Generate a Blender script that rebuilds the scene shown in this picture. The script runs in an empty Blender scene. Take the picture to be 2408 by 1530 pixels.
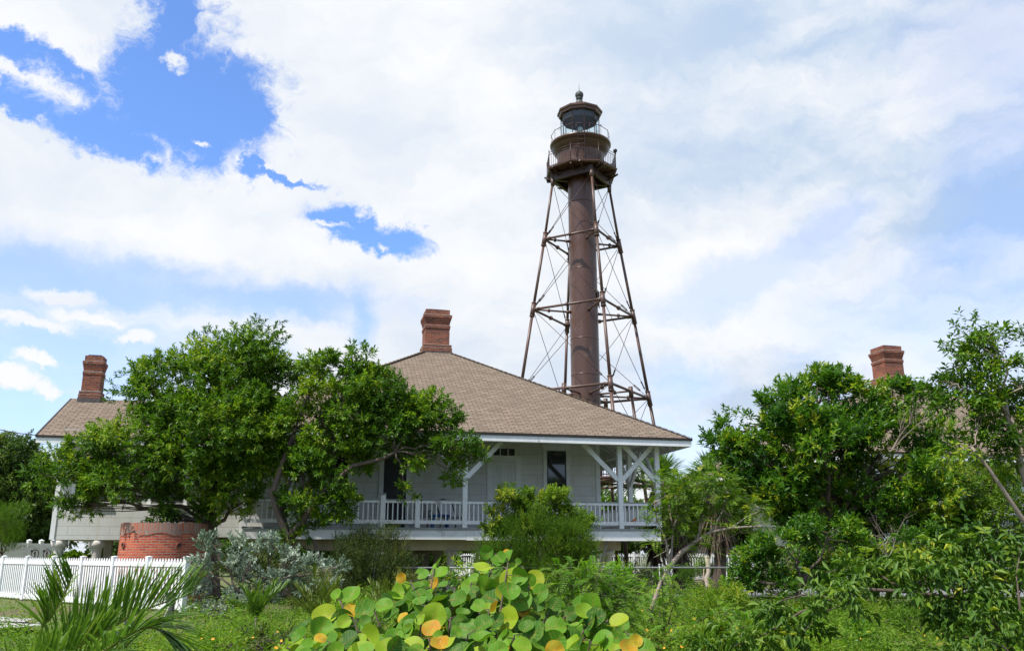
import bpy, math
import numpy as np
from mathutils import Vector, Matrix
R = math.radians
sc = bpy.context.scene
col = sc.collection

# ------------------------------------------------------------------ camera
EYE = 1.4
FPX, HOR = 2050.0, 1300.0                 # focal length and horizon row of a 2408 x 1530 print of the photograph
PITCH = math.atan((HOR - 765) / FPX)
cam = bpy.data.cameras.new('camera'); cam.sensor_width = 36; cam.lens = FPX / 2408 * 36
cam.clip_start = .1; cam.clip_end = 4000
co = bpy.data.objects.new('camera', cam); col.objects.link(co)
co.location = (0, 0, EYE); co.rotation_euler = (math.pi / 2 + PITCH, 0, 0)
sc.camera = co

# ------------------------------------------------------------------ sun, exposure
SUN_EL, SUN_AZ = R(57), R(-130)             # azimuth from +Y towards +X: the sun stands behind us to the left
sl = bpy.data.lights.new('sun', 'SUN'); sl.energy = 5.0; sl.angle = R(.5); sl.color = (1, .955, .88)
so = bpy.data.objects.new('sun', sl); col.objects.link(so)
sd = Vector((math.sin(SUN_AZ) * math.cos(SUN_EL), math.cos(SUN_AZ) * math.cos(SUN_EL), math.sin(SUN_EL)))
so.rotation_euler = sd.to_track_quat('Z', 'Y').to_euler()
vs = sc.view_settings; vs.view_transform = 'Standard'; vs.look = 'None'; vs.exposure = .28; vs.gamma = 1
sc.cycles.max_bounces = 6; sc.cycles.diffuse_bounces = 3; sc.cycles.glossy_bounces = 2
sc.cycles.transmission_bounces = 5; sc.cycles.transparent_max_bounces = 8
sc.cycles.caustics_reflective = False; sc.cycles.caustics_refractive = False
sc.cycles.use_denoising = True

# ------------------------------------------------------------------ photograph -> world helpers
CP, SP = math.cos(PITCH), math.sin(PITCH)
def ray(u, v):
    x = (u - 1204) / FPX; y = (765 - v) / FPX
    return x, CP - y * SP, SP + y * CP
def at(u, v, Y):
    r = ray(u, v); t = Y / r[1]
    return Vector((r[0] * t, Y, EYE + r[2] * t))
def gnd(u, v, z=0.):
    r = ray(u, v); t = (z - EYE) / r[2]
    return Vector((r[0] * t, r[1] * t, z))
def azel(u, v):
    r = Vector(ray(u, v)).normalized()
    return math.atan2(r.x, r.y), math.asin(r.z)

# ------------------------------------------------------------------ node helpers
class NT:
    def __init__(s, tree): s.t = tree; s.n = tree.nodes; s.l = tree.links
    def new(s, kind, **kw):
        nd = s.n.new(kind)
        for k, v in kw.items(): setattr(nd, k, v)
        return nd
    def put(s, sock, v):
        if isinstance(v, bpy.types.NodeSocket): s.l.new(v, sock)
        elif v is not None:
            if sock.type == 'RGBA' and len(v) == 3: v = (*v, 1)
            sock.default_value = v
    def math(s, op, a, b=None, c=None, clamp=False):
        nd = s.new('ShaderNodeMath', operation=op, use_clamp=clamp)
        for i, v in enumerate((a, b, c)):
            if v is not None: s.put(nd.inputs[i], v)
        return nd.outputs[0]
    def vmath(s, op, a, b=None, scale=None):
        nd = s.new('ShaderNodeVectorMath', operation=op)
        s.put(nd.inputs[0], a)
        if b is not None: s.put(nd.inputs[1], b)
        if scale is not None: s.put(nd.inputs['Scale'], scale)
        return nd.outputs['Value'] if op in ('LENGTH', 'DOT_PRODUCT') else nd.outputs[0]
    def noise(s, vec, scale, detail=4, rough=.55, dist=0, color=False):
        nd = s.new('ShaderNodeTexNoise'); s.put(nd.inputs['Vector'], vec)
        nd.inputs['Scale'].default_value = scale; nd.inputs['Detail'].default_value = detail
        nd.inputs['Roughness'].default_value = rough; nd.inputs['Distortion'].default_value = dist
        return nd.outputs['Color'] if color else nd.outputs['Fac']
    def mapr(s, v, a, b, c=0., d=1., smooth=False):
        nd = s.new('ShaderNodeMapRange', clamp=True)
        if smooth: nd.interpolation_type = 'SMOOTHSTEP'
        s.put(nd.inputs['Value'], v)
        for k, x in zip(('From Min', 'From Max', 'To Min', 'To Max'), (a, b, c, d)): nd.inputs[k].default_value = x
        return nd.outputs[0]
    def mix(s, f, a, b, mode='MIX'):
        nd = s.new('ShaderNodeMix', data_type='RGBA', blend_type=mode)
        s.put(nd.inputs[0], f); s.put(nd.inputs[6], a); s.put(nd.inputs[7], b)
        return nd.outputs[2]
    def mapping(s, vec, scale=(1, 1, 1), loc=(0, 0, 0), rot=(0, 0, 0), kind='POINT'):
        nd = s.new('ShaderNodeMapping', vector_type=kind); s.put(nd.inputs['Vector'], vec)
        nd.inputs['Location'].default_value = loc; nd.inputs['Rotation'].default_value = rot; nd.inputs['Scale'].default_value = scale
        return nd.outputs[0]
    def ramp(s, f, stops):
        nd = s.new('ShaderNodeValToRGB'); s.put(nd.inputs[0], f); el = nd.color_ramp.elements
        while len(el) < len(stops): el.new(.5)
        for e, (p, c) in zip(el, stops): e.position = p; e.color = (*c, 1)
        return nd.outputs[0]

# ------------------------------------------------------------------ sky: clear blue sky with a broken cloud deck
world = bpy.data.worlds.new('World'); sc.world = world; world.use_nodes = True
g = NT(world.node_tree); g.n.clear()
sky = g.new('ShaderNodeTexSky', sky_type='NISHITA'); sky.sun_disc = False
sky.sun_elevation = SUN_EL; sky.sun_rotation = SUN_AZ; sky.altitude = 0
sky.air_density = 1.0; sky.dust_density = .3; sky.ozone_density = 2.5
dirv = g.new('ShaderNodeTexCoord').outputs['Generated']
sep = g.new('ShaderNodeSeparateXYZ'); g.put(sep.inputs[0], dirv)
az = g.math('ARCTAN2', sep.outputs[0], sep.outputs[1]); el = g.math('ARCSINE', sep.outputs[2])
cmb = g.new('ShaderNodeCombineXYZ'); g.put(cmb.inputs[0], az); g.put(cmb.inputs[1], el)
P0 = cmb.outputs[0]
w0 = g.vmath('SCALE', g.vmath('SUBTRACT', g.noise(dirv, 4.5, 3, .5, color=True), (.5, .5, .5)), scale=.055)
w1 = g.vmath('ADD', w0, g.vmath('SCALE', g.vmath('SUBTRACT', g.noise(dirv, 15, 9, .66, color=True), (.5, .5, .5)), scale=.075))
Pw = g.vmath('ADD', P0, w1)
def blob(vec, u, v, ru, rv, rot=0):
    a, e = azel(u, v); rr = 1 / FPX
    return g.vmath('LENGTH', g.mapping(vec, (ru * rr, rv * rr, 1), (a, e, 0), (0, 0, R(rot)), 'TEXTURE'))
def union(vec, blobs):
    o = None
    for b in blobs:
        x = blob(vec, *b); o = x if o is None else g.math('SMOOTH_MIN', o, x, .15)
    return o
blue = union(Pw, [(450, 215, 185, 140, 0), (405, 60, 62, 130, -10), (560, 235, 95, 85, -40), (50, 122, 170, 30, -8), (410, 300, 200, 58, 0), (350, 230, 90, 80, 0),
                  (20, 228, 70, 30, 0), (255, 320, 130, 34, -6), (645, 408, 80, 11, -8), (850, 530, 150, 32, -10), (592, 380, 16, 34, 0)])
wisp = union(Pw, [(425, 136, 34, 14, 0), (480, 326, 20, 12, 0), (895, 560, 22, 12, 0), (775, 522, 55, 10, 0), (120, 205, 110, 48, -8)])
fine = g.noise(g.mapping(g.vmath('ADD', dirv, w1), (1, 1, 1.7)), 17, 12, .70)
fld = g.math('ADD', g.math('MAXIMUM', blue, g.math('SUBTRACT', 1.55, g.math('MULTIPLY', wisp, .7))), g.math('MULTIPLY', g.math('SUBTRACT', fine, .5), 2.1))
cover = g.mapr(fld, .74, 1.42, 0, 1, True)
def thinmask(blobs, amt):
    t_ = g.math('ADD', union(Pw, blobs), g.math('MULTIPLY', g.math('SUBTRACT', stre, .5), 2.6))
    return g.math('MULTIPLY', g.mapr(t_, .25, 1.7, 1, 0, True), amt)
stre = g.noise(g.mapping(Pw, (5, 14, 1), rot=(0, 0, R(-14))), 1.0, 8, .6)
puffs = union(Pw, [(25, 908, 70, 24, 0), (85, 865, 46, 16, 0), (108, 922, 30, 14, 0), (130, 690, 90, 22, 0), (330, 805, 46, 16, 0), (60, 765, 90, 18, 0), (210, 750, 80, 14, 0)])
thl = g.math('MULTIPLY', thinmask([(60, 650, 420, 75, 3), (120, 830, 330, 110, 0), (40, 970, 300, 90, 0), (600, 700, 260, 45, 0), (850, 730, 40, 60, 20)], .66), g.mapr(puffs, .6, 1.3, 0, 1, True))
thr = thinmask([(1585, 890, 90, 60, 0), (2360, 560, 170, 330, -12), (2400, 130, 200, 150, 0), (1960, 520, 110, 50, 25), (1750, 640, 240, 50, 20), (2300, 720, 280, 100, 0), (1650, 1050, 250, 60, 0)], .34)
cover = g.math('MULTIPLY', cover, g.math('MULTIPLY', g.math('SUBTRACT', 1, thl), g.math('SUBTRACT', 1, thr)))
behind = g.mapr(g.math('ADD', sep.outputs[1], g.math('MULTIPLY', g.math('SUBTRACT', g.noise(dirv, 2.2, 5, .6), .5), 1.1)), -.15, .30, .62, 1, True)
cover = g.math('MULTIPLY', cover, behind)
shade = g.noise(g.mapping(Pw, (2.6, 6, 1), rot=(0, 0, R(-16))), 1.0, 9, .58)
rightw = g.mapr(az, -.15, .45, .46, 1.15)
shm = g.math('MULTIPLY', g.mapr(shade, .36, .66, 0, 1, True), rightw)
cloud = g.mix(shm, (8.1, 8.2, 8.35), (4.2, 5.4, 7.1))
bluecol = g.mix(1, sky.outputs[0], (1.35, 1.66, 2.20), 'MULTIPLY')
skyc = g.mix(cover, bluecol, cloud)
bg = g.new('ShaderNodeBackground'); g.put(bg.inputs[0], skyc); bg.inputs[1].default_value = .1
wo = g.new('ShaderNodeOutputWorld'); g.l.new(bg.outputs[0], wo.inputs[0])

# ------------------------------------------------------------------ materials
def new_mat(name):
    m = bpy.data.materials.new(name); m.use_nodes = True
    t = NT(m.node_tree); b = t.n['Principled BSDF']
    return m, t, b
def bump(t, b, h, strength, dist=.02):
    nd = t.new('ShaderNodeBump'); nd.inputs['Strength'].default_value = strength; nd.inputs['Distance'].default_value = dist
    t.put(nd.inputs['Height'], h); t.l.new(nd.outputs[0], b.inputs['Normal'])
def mottled(name, c, c2, scale=3, rough=.6, c3=None, streak=False, metal=0, bstr=.15, spec=.4):
    m, t, b = new_mat(name)
    tc = t.new('ShaderNodeTexCoord').outputs['Object']
    v = t.mapping(tc, (1, 1, .18)) if streak else tc
    n1 = t.noise(v, scale, 6, .6); n2 = t.noise(tc, scale * 9, 4)
    cc = t.mix(t.mapr(n1, .40, .72), c, c2)
    if c3: cc = t.mix(t.mapr(t.noise(t.mapping(tc, (1, 1, .35), (7, 3, 1)), scale * 1.3, 7, .7), .60, .72), cc, c3)
    cc = t.mix(t.math('MULTIPLY', t.mapr(n2, .45, .7), .22), cc, (c2[0] * .7, c2[1] * .7, c2[2] * .7))
    t.put(b.inputs['Base Color'], cc); b.inputs['Roughness'].default_value = rough; b.inputs['Metallic'].default_value = metal
    b.inputs['Specular IOR Level'].default_value = spec
    if bstr: bump(t, b, n2, bstr, .01)
    return m
def bricky(name, c1, c2, mortar, w, h, ms, rough=.85, uvscale=1, off=.5, dirt=None, dirt_amt=.5, bstr=.4, spec=.2, streak=None, bias=0., wob=.012):
    m, t, b = new_mat(name)
    uv = t.new('ShaderNodeUVMap').outputs[0]; tc = t.new('ShaderNodeTexCoord').outputs['Object']
    bk = t.new('ShaderNodeTexBrick'); bk.offset = off
    uv = t.vmath('ADD', uv, t.vmath('SCALE', t.vmath('SUBTRACT', t.noise(tc, 4.5, 3, color=True), (.5, .5, .5)), scale=wob))
    t.put(bk.inputs['Vector'], uv); t.put(bk.inputs['Color1'], c1); t.put(bk.inputs['Color2'], c2); t.put(bk.inputs['Mortar'], mortar)
    bk.inputs['Scale'].default_value = uvscale; bk.inputs['Mortar Size'].default_value = ms; bk.inputs['Mortar Smooth'].default_value = .15
    bk.inputs['Bias'].default_value = bias
    bk.inputs['Brick Width'].default_value = w; bk.inputs['Row Height'].default_value = h
    cc = bk.outputs['Color']
    n = t.noise(tc, 1.3, 7, .65); n2 = t.noise(tc, 22, 4)
    if dirt: cc = t.mix(t.math('MULTIPLY', t.mapr(n, .42, .72), dirt_amt), cc, dirt)
    if streak: cc = t.mix(t.math('MULTIPLY', t.mapr(t.noise(t.mapping(tc, (2.2, 2.2, .12)), 1.6, 6, .7), .60, .74), .45), cc, streak)
    cc = t.mix(t.math('MULTIPLY', n2, .25), cc, (.03, .03, .03), 'MIX')
    t.put(b.inputs['Base Color'], cc); b.inputs['Roughness'].default_value = rough; b.inputs['Specular IOR Level'].default_value = spec
    hh = t.math('ADD', t.math('MULTIPLY', bk.outputs['Fac'], -1), t.math('MULTIPLY', n2, .35))
    bump(t, b, hh, bstr, .012)
    return m
def leafmat(name, stops, trans=.3, rough=.45, tr=(1.25, 1.35, .6), spec=.45):
    m, t, b = new_mat(name)
    a = t.new('ShaderNodeAttribute', attribute_name='tint')
    c = t.ramp(a.outputs['Fac'], stops)
    t.put(b.inputs['Base Color'], c); b.inputs['Roughness'].default_value = rough; b.inputs['Specular IOR Level'].default_value = spec
    tl = t.new('ShaderNodeBsdfTranslucent'); t.put(tl.inputs[0], t.mix(1, c, tr, 'MULTIPLY'))
    mx = t.new('ShaderNodeMixShader'); mx.inputs[0].default_value = trans
    t.l.new(b.outputs[0], mx.inputs[1]); t.l.new(tl.outputs[0], mx.inputs[2]); t.l.new(mx.outputs[0], t.n['Material Output'].inputs[0])
    return m

M = {}
M['white'] = mottled('white_paint', (.74, .75, .74), (.60, .60, .56), 1.1, .55, c3=(.50, .44, .34), streak=True, bstr=.1)
M['trim'] = mottled('white_trim_paint', (.80, .81, .80), (.70, .70, .67), 1.6, .5, c3=(.38, .34, .28), bstr=.1)
M['vinyl'] = mottled('white_vinyl', (.80, .81, .82), (.74, .75, .75), 1.5, .4, bstr=0)
M['siding'] = bricky('white_siding', (.72, .72, .68), (.67, .67, .63), (.40, .40, .37), 1.25, .28, .006, .7, dirt=(.52, .49, .40), dirt_amt=.45, bstr=.35, streak=(.50, .38, .20))
M['siding_big'] = bricky('white_block_siding', (.82, .81, .76), (.77, .76, .71), (.36, .36, .33), 1.5, .40, .005, .7, dirt=(.48, .46, .39), dirt_amt=.4, bstr=.3)
M['shingle'] = bricky('brown_shingles', (.275, .213, .156), (.180, .134, .098), (.085, .063, .047), .34, .145, .020, .9, dirt=(.150, .118, .095), dirt_amt=.4, streak=(.30, .24, .20), wob=.03, bstr=.6, bias=-.1)
M['brick'] = bricky('red_brick', (.37, .098, .044), (.165, .048, .028), (.26, .20, .165), .23, .082, .010, .9, dirt=(.075, .035, .027), dirt_amt=.55, bstr=.6)
M['brick_bright'] = bricky('orange_red_brick', (.60, .130, .052), (.30, .055, .030), (.40, .30, .24), .23, .070, .009, .88, dirt=(.26, .055, .035), dirt_amt=.5, bstr=.7, wob=.05, bias=-.1)
M['mortar'] = mottled('pale_mortar', (.42, .37, .32), (.22, .15, .12), 7, .9, bstr=.5)
M['plaster'] = mottled('worn_grey_plaster', (.44, .37, .32), (.30, .19, .15), 5, .9, c3=(.48, .095, .05), bstr=.7)
M['rim'] = bricky('worn_soldier_course', (.34, .26, .21), (.46, .115, .06), (.27, .22, .18), .085, .40, .014, .9, dirt=(.22, .15, .12), dirt_amt=.6, bstr=.7, wob=.05)
M['lead'] = mottled('dark_flashing', (.06, .05, .045), (.10, .09, .08), 6, .6)
M['drip'] = mottled('dark_drip_edge', (.022, .017, .015), (.04, .03, .025), 4, .7)
M['greydeck'] = mottled('grey_deck_paint', (.30, .31, .31), (.20, .21, .21), 3, .7)
M['soffit'] = mottled('white_soffit', (.76, .76, .74), (.66, .66, .63), 1.5, .7)
M['cream'] = mottled('cream_beam_paint', (.62, .52, .36), (.50, .40, .27), 1.2, .7, c3=(.34, .20, .10), streak=True)
M['piling'] = mottled('white_rusty_piling', (.64, .60, .54), (.50, .44, .36), 1.6, .7, c3=(.26, .10, .05), bstr=.3)
M['darkglass'] = mottled('dark_window', (.012, .012, .014), (.035, .036, .038), 1.3, .06, bstr=0, spec=.8)
M['screen'] = mottled('charcoal_screen_door', (.028, .029, .033), (.045, .046, .05), 2, .6)
M['iron'] = mottled('brown_painted_iron', (.094, .046, .030), (.064, .031, .020), .9, .34, c3=(.15, .088, .068), streak=True, bstr=.06, spec=.5)
M['iron_leg'] = mottled('brown_iron_tube', (.105, .056, .040), (.066, .034, .025), 1.2, .42, streak=True, bstr=.05, spec=.5)
M['iron_dark'] = mottled('dark_brown_iron', (.050, .023, .017), (.035, .017, .013), 1.5, .45, bstr=.05)
M['copper'] = mottled('weathered_copper', (.055, .062, .058), (.075, .095, .085), 5, .55)
M['lens'] = mottled('pale_lamp_glass', (.55, .62, .62), (.35, .42, .42), 9, .15)
M['wood'] = mottled('grey_weathered_wood', (.30, .25, .21), (.18, .145, .12), 3, .85, streak=True, bstr=.4)
M['palewood'] = mottled('pale_driftwood', (.48, .40, .33), (.33, .26, .21), 4, .85, streak=True, bstr=.4)
M['charcoal'] = mottled('charcoal_post', (.045, .047, .05), (.07, .07, .072), 3, .7)
M['galv'] = mottled('galvanised_steel', (.36, .37, .38), (.24, .25, .26), 5, .45, metal=.6, bstr=0)
M['plasticw'] = mottled('white_plastic', (.78, .79, .80), (.70, .71, .72), 2, .35, bstr=0)
M['plasticb'] = mottled('blue_plastic', (.012, .13, .42), (.01, .10, .34), 2, .35, bstr=0)
M['plasticg'] = mottled('grey_brown_plastic', (.24, .21, .19), (.18, .16, .145), 2, .5, bstr=0)
M['black'] = mottled('black_paint', (.015, .015, .016), (.03, .03, .03), 3, .5, bstr=0)
M['slate'] = mottled('slate_paint', (.030, .034, .042), (.045, .05, .06), 2, .6, bstr=0)
M['maroon'] = mottled('maroon_paint', (.11, .02, .02), (.08, .016, .016), 3, .5, bstr=0)
M['terracotta'] = mottled('terracotta_pipe', (.24, .06, .035), (.14, .04, .025), 8, .85)
M['bark'] = mottled('brown_grey_bark', (.115, .085, .066), (.065, .047, .038), 5, .9, streak=True, bstr=.6)
M['palebark'] = mottled('pale_grey_bark', (.34, .27, .225), (.21, .16, .13), 5, .85, streak=True, bstr=.5)
M['deadleaf'] = leafmat('dead_palm_leaf', [(0, (.05, .032, .020)), (.6, (.105, .068, .042)), (1, (.24, .17, .10))], .1, .7)
M['rope'] = mottled('grey_rope', (.35, .34, .32), (.25, .24, .22), 20, .9)

# leaves: random tints; the yellow top stops paint sunlit highlights into the colour
M['leaf_tree'] = leafmat('glossy_tree_leaf', [(0, (.034, .082, .009)), (.45, (.078, .180, .012)), (.75, (.170, .285, .016)), (1, (.33, .39, .03))], .40, .45, spec=.35)
M['leaf_bush'] = leafmat('dark_glossy_bush_leaf', [(0, (.026, .085, .010)), (.5, (.072, .185, .014)), (.80, (.17, .30, .018)), (1, (.36, .39, .025))], .38, .38, spec=.45)
M['leaf_far'] = leafmat('far_tree_leaf', [(0, (.035, .080, .014)), (.65, (.080, .145, .020)), (1, (.18, .23, .03))], .32, .55)
M['leaf_lime'] = leafmat('yellow_green_leaf', [(0, (.060, .130, .012)), (.6, (.140, .24, .018)), (.93, (.24, .32, .025)), (1, (.33, .33, .03))], .4, .55, spec=.3)
M['leaf_silver'] = leafmat('silver_grey_leaf', [(0, (.12, .18, .11)), (.6, (.28, .36, .26)), (1, (.50, .56, .45))], .15, .5, tr=(1, 1.05, .9))
M['leaf_fine'] = leafmat('fine_feathery_leaf', [(0, (.036, .090, .010)), (.6, (.092, .185, .014)), (1, (.20, .29, .02))], .35, .6, spec=.2)
M['leaf_olive'] = leafmat('olive_shrub_leaf', [(0, (.030, .055, .010)), (.7, (.070, .105, .016)), (1, (.15, .15, .02))], .25, .6)
M['leaf_fern'] = leafmat('bright_fern_leaf', [(0, (.075, .19, .012)), (.6, (.140, .31, .018)), (1, (.30, .40, .03))], .42, .5, spec=.25)
M['leaf_fold'] = leafmat('waxy_folded_leaf', [(0, (.040, .100, .014)), (.6, (.085, .170, .018)), (.9, (.16, .25, .022)), (1, (.38, .40, .04))], .26, .45, spec=.22)
M['leaf_palm'] = leafmat('palm_leaflet', [(0, (.045, .110, .016)), (.6, (.10, .195, .025)), (1, (.26, .32, .06))], .34, .4, spec=.4)
M['leaf_palmy'] = leafmat('yellowish_palm_leaflet', [(0, (.07, .12, .02)), (.6, (.14, .19, .03)), (1, (.32, .30, .06))], .3, .4)
M['leaf_cover'] = leafmat('ground_cover_leaf', [(0, (.075, .160, .012)), (.6, (.150, .270, .018)), (.94, (.25, .34, .03)), (1, (.36, .29, .08))], .4, .65, spec=.2)
M['grass'] = leafmat('grass_blade', [(0, (.06, .11, .02)), (.6, (.12, .17, .03)), (1, (.25, .23, .08))], .3, .6)
M['petal'] = leafmat('yellow_petal', [(0, (.70, .33, .01)), (1, (.85, .45, .02))], .3, .6, tr=(1, 1, .5))
def grape_mat():
    m, t, b = new_mat('sea_grape_leaf')
    a = t.new('ShaderNodeAttribute', attribute_name='tint').outputs['Fac']
    uv = t.new('ShaderNodeUVMap').outputs[0]
    c = t.ramp(a, [(0, (.022, .085, .008)), (.40, (.070, .20, .010)), (.66, (.12, .265, .012)), (.80, (.25, .35, .014)), (.885, (.30, .33, .02)), (.90, (.50, .33, .012)), (1, (.46, .20, .012))])
    s = t.new('ShaderNodeSeparateXYZ'); t.put(s.inputs[0], uv)
    x, y = t.math('ABSOLUTE', s.outputs[0]), s.outputs[1]
    mid = t.mapr(x, .015, .05, 1, 0)                                   # midrib
    side = t.math('FRACT', t.math('ADD', t.math('MULTIPLY', t.math('SUBTRACT', y, t.math('MULTIPLY', x, .75)), 3.0), .5))
    side = t.mapr(t.math('ABSOLUTE', t.math('SUBTRACT', side, .5)), .02, .075, .55, 0)
    vein = t.math('MAXIMUM', t.math('MULTIPLY', mid, t.mapr(y, -1, 1, 1, .25)), side)
    n = t.noise(t.vmath('ADD', uv, t.vmath('SCALE', (1, 1, 1), scale=t.math('MULTIPLY', a, 37))), 2.6, 5, .6)
    c = t.mix(t.math('MULTIPLY', t.mapr(n, .50, .72), .45), c, (.26, .27, .05))
    c = t.mix(t.math('MULTIPLY', t.mapr(n, .70, .76), .7), c, (.40, .16, .04))
    c = t.mix(t.math('MULTIPLY', t.mapr(t.noise(t.vmath('ADD', uv, (5, 2, 1)), 1.1, 3), .42, .62), t.mapr(a, .88, .9, 0, .65)), c, (.32, .34, .03))
    c = t.mix(t.math('MULTIPLY', vein, .8), c, t.mix(mid, (.30, .36, .12), (.30, .06, .03)))
    t.put(b.inputs['Base Color'], c); b.inputs['Roughness'].default_value = .5; b.inputs['Specular IOR Level'].default_value = .16
    bump(t, b, t.math('ADD', t.math('MULTIPLY', vein, -1), t.math('MULTIPLY', n, 1.3)), .35, .006)
    tl = t.new('ShaderNodeBsdfTranslucent'); t.put(tl.inputs[0], t.mix(1, c, (1.3, 1.4, .6), 'MULTIPLY'))
    mx = t.new('ShaderNodeMixShader'); mx.inputs[0].default_value = .24
    t.l.new(b.outputs[0], mx.inputs[1]); t.l.new(tl.outputs[0], mx.inputs[2]); t.l.new(mx.outputs[0], t.n['Material Output'].inputs[0])
    return m
M['grape'] = grape_mat()
def glass_mat():
    m, t, b = new_mat('clear_lantern_glass')
    tr = t.new('ShaderNodeBsdfTransparent'); tr.inputs[0].default_value = (.86, .94, .95, 1)
    gl = t.new('ShaderNodeBsdfGlossy'); gl.inputs['Roughness'].default_value = .03
    mx = t.new('ShaderNodeMixShader'); mx.inputs[0].default_value = .045
    t.l.new(tr.outputs[0], mx.inputs[1]); t.l.new(gl.outputs[0], mx.inputs[2]); t.l.new(mx.outputs[0], t.n['Material Output'].inputs[0])
    return m
M['glass'] = glass_mat()
def ground_mat():
    m, t, b = new_mat('grassy_ground')
    tc = t.new('ShaderNodeTexCoord').outputs['Object']
    n = t.noise(tc, .35, 8, .6); n2 = t.noise(tc, 9, 6, .7); n3 = t.noise(tc, 60, 3)
    c = t.mix(t.mapr(n2, .35, .65), (.06, .11, .015), (.13, .17, .03))
    c = t.mix(t.mapr(n, .48, .60), c, (.15, .115, .065))
    c = t.mix(t.math('MULTIPLY', n3, .3), c, (.03, .04, .012))
    t.put(b.inputs['Base Color'], c); b.inputs['Roughness'].default_value = .95
    bump(t, b, t.math('ADD', n2, t.math('MULTIPLY', n3, .4)), .6, .04)
    return m
def sandy(name, c, c2):
    m, t, b = new_mat(name)
    tc = t.new('ShaderNodeTexCoord').outputs['Object']
    n = t.noise(tc, 1.2, 8, .6); n2 = t.noise(tc, 40, 5, .7)
    cc = t.mix(t.mapr(n, .4, .65), c, c2); cc = t.mix(t.math('MULTIPLY', t.mapr(n2, .4, .7), .4), cc, (c2[0] * .5, c2[1] * .5, c2[2] * .5))
    t.put(b.inputs['Base Color'], cc); b.inputs['Roughness'].default_value = .95; bump(t, b, n2, .6, .02)
    return m
M['ground'] = ground_mat()
M['sand'] = sandy('pale_sand', (.44, .43, .42), (.30, .29, .27))
M['gravel'] = sandy('grey_gravel', (.24, .24, .26), (.16, .16, .17))

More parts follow.
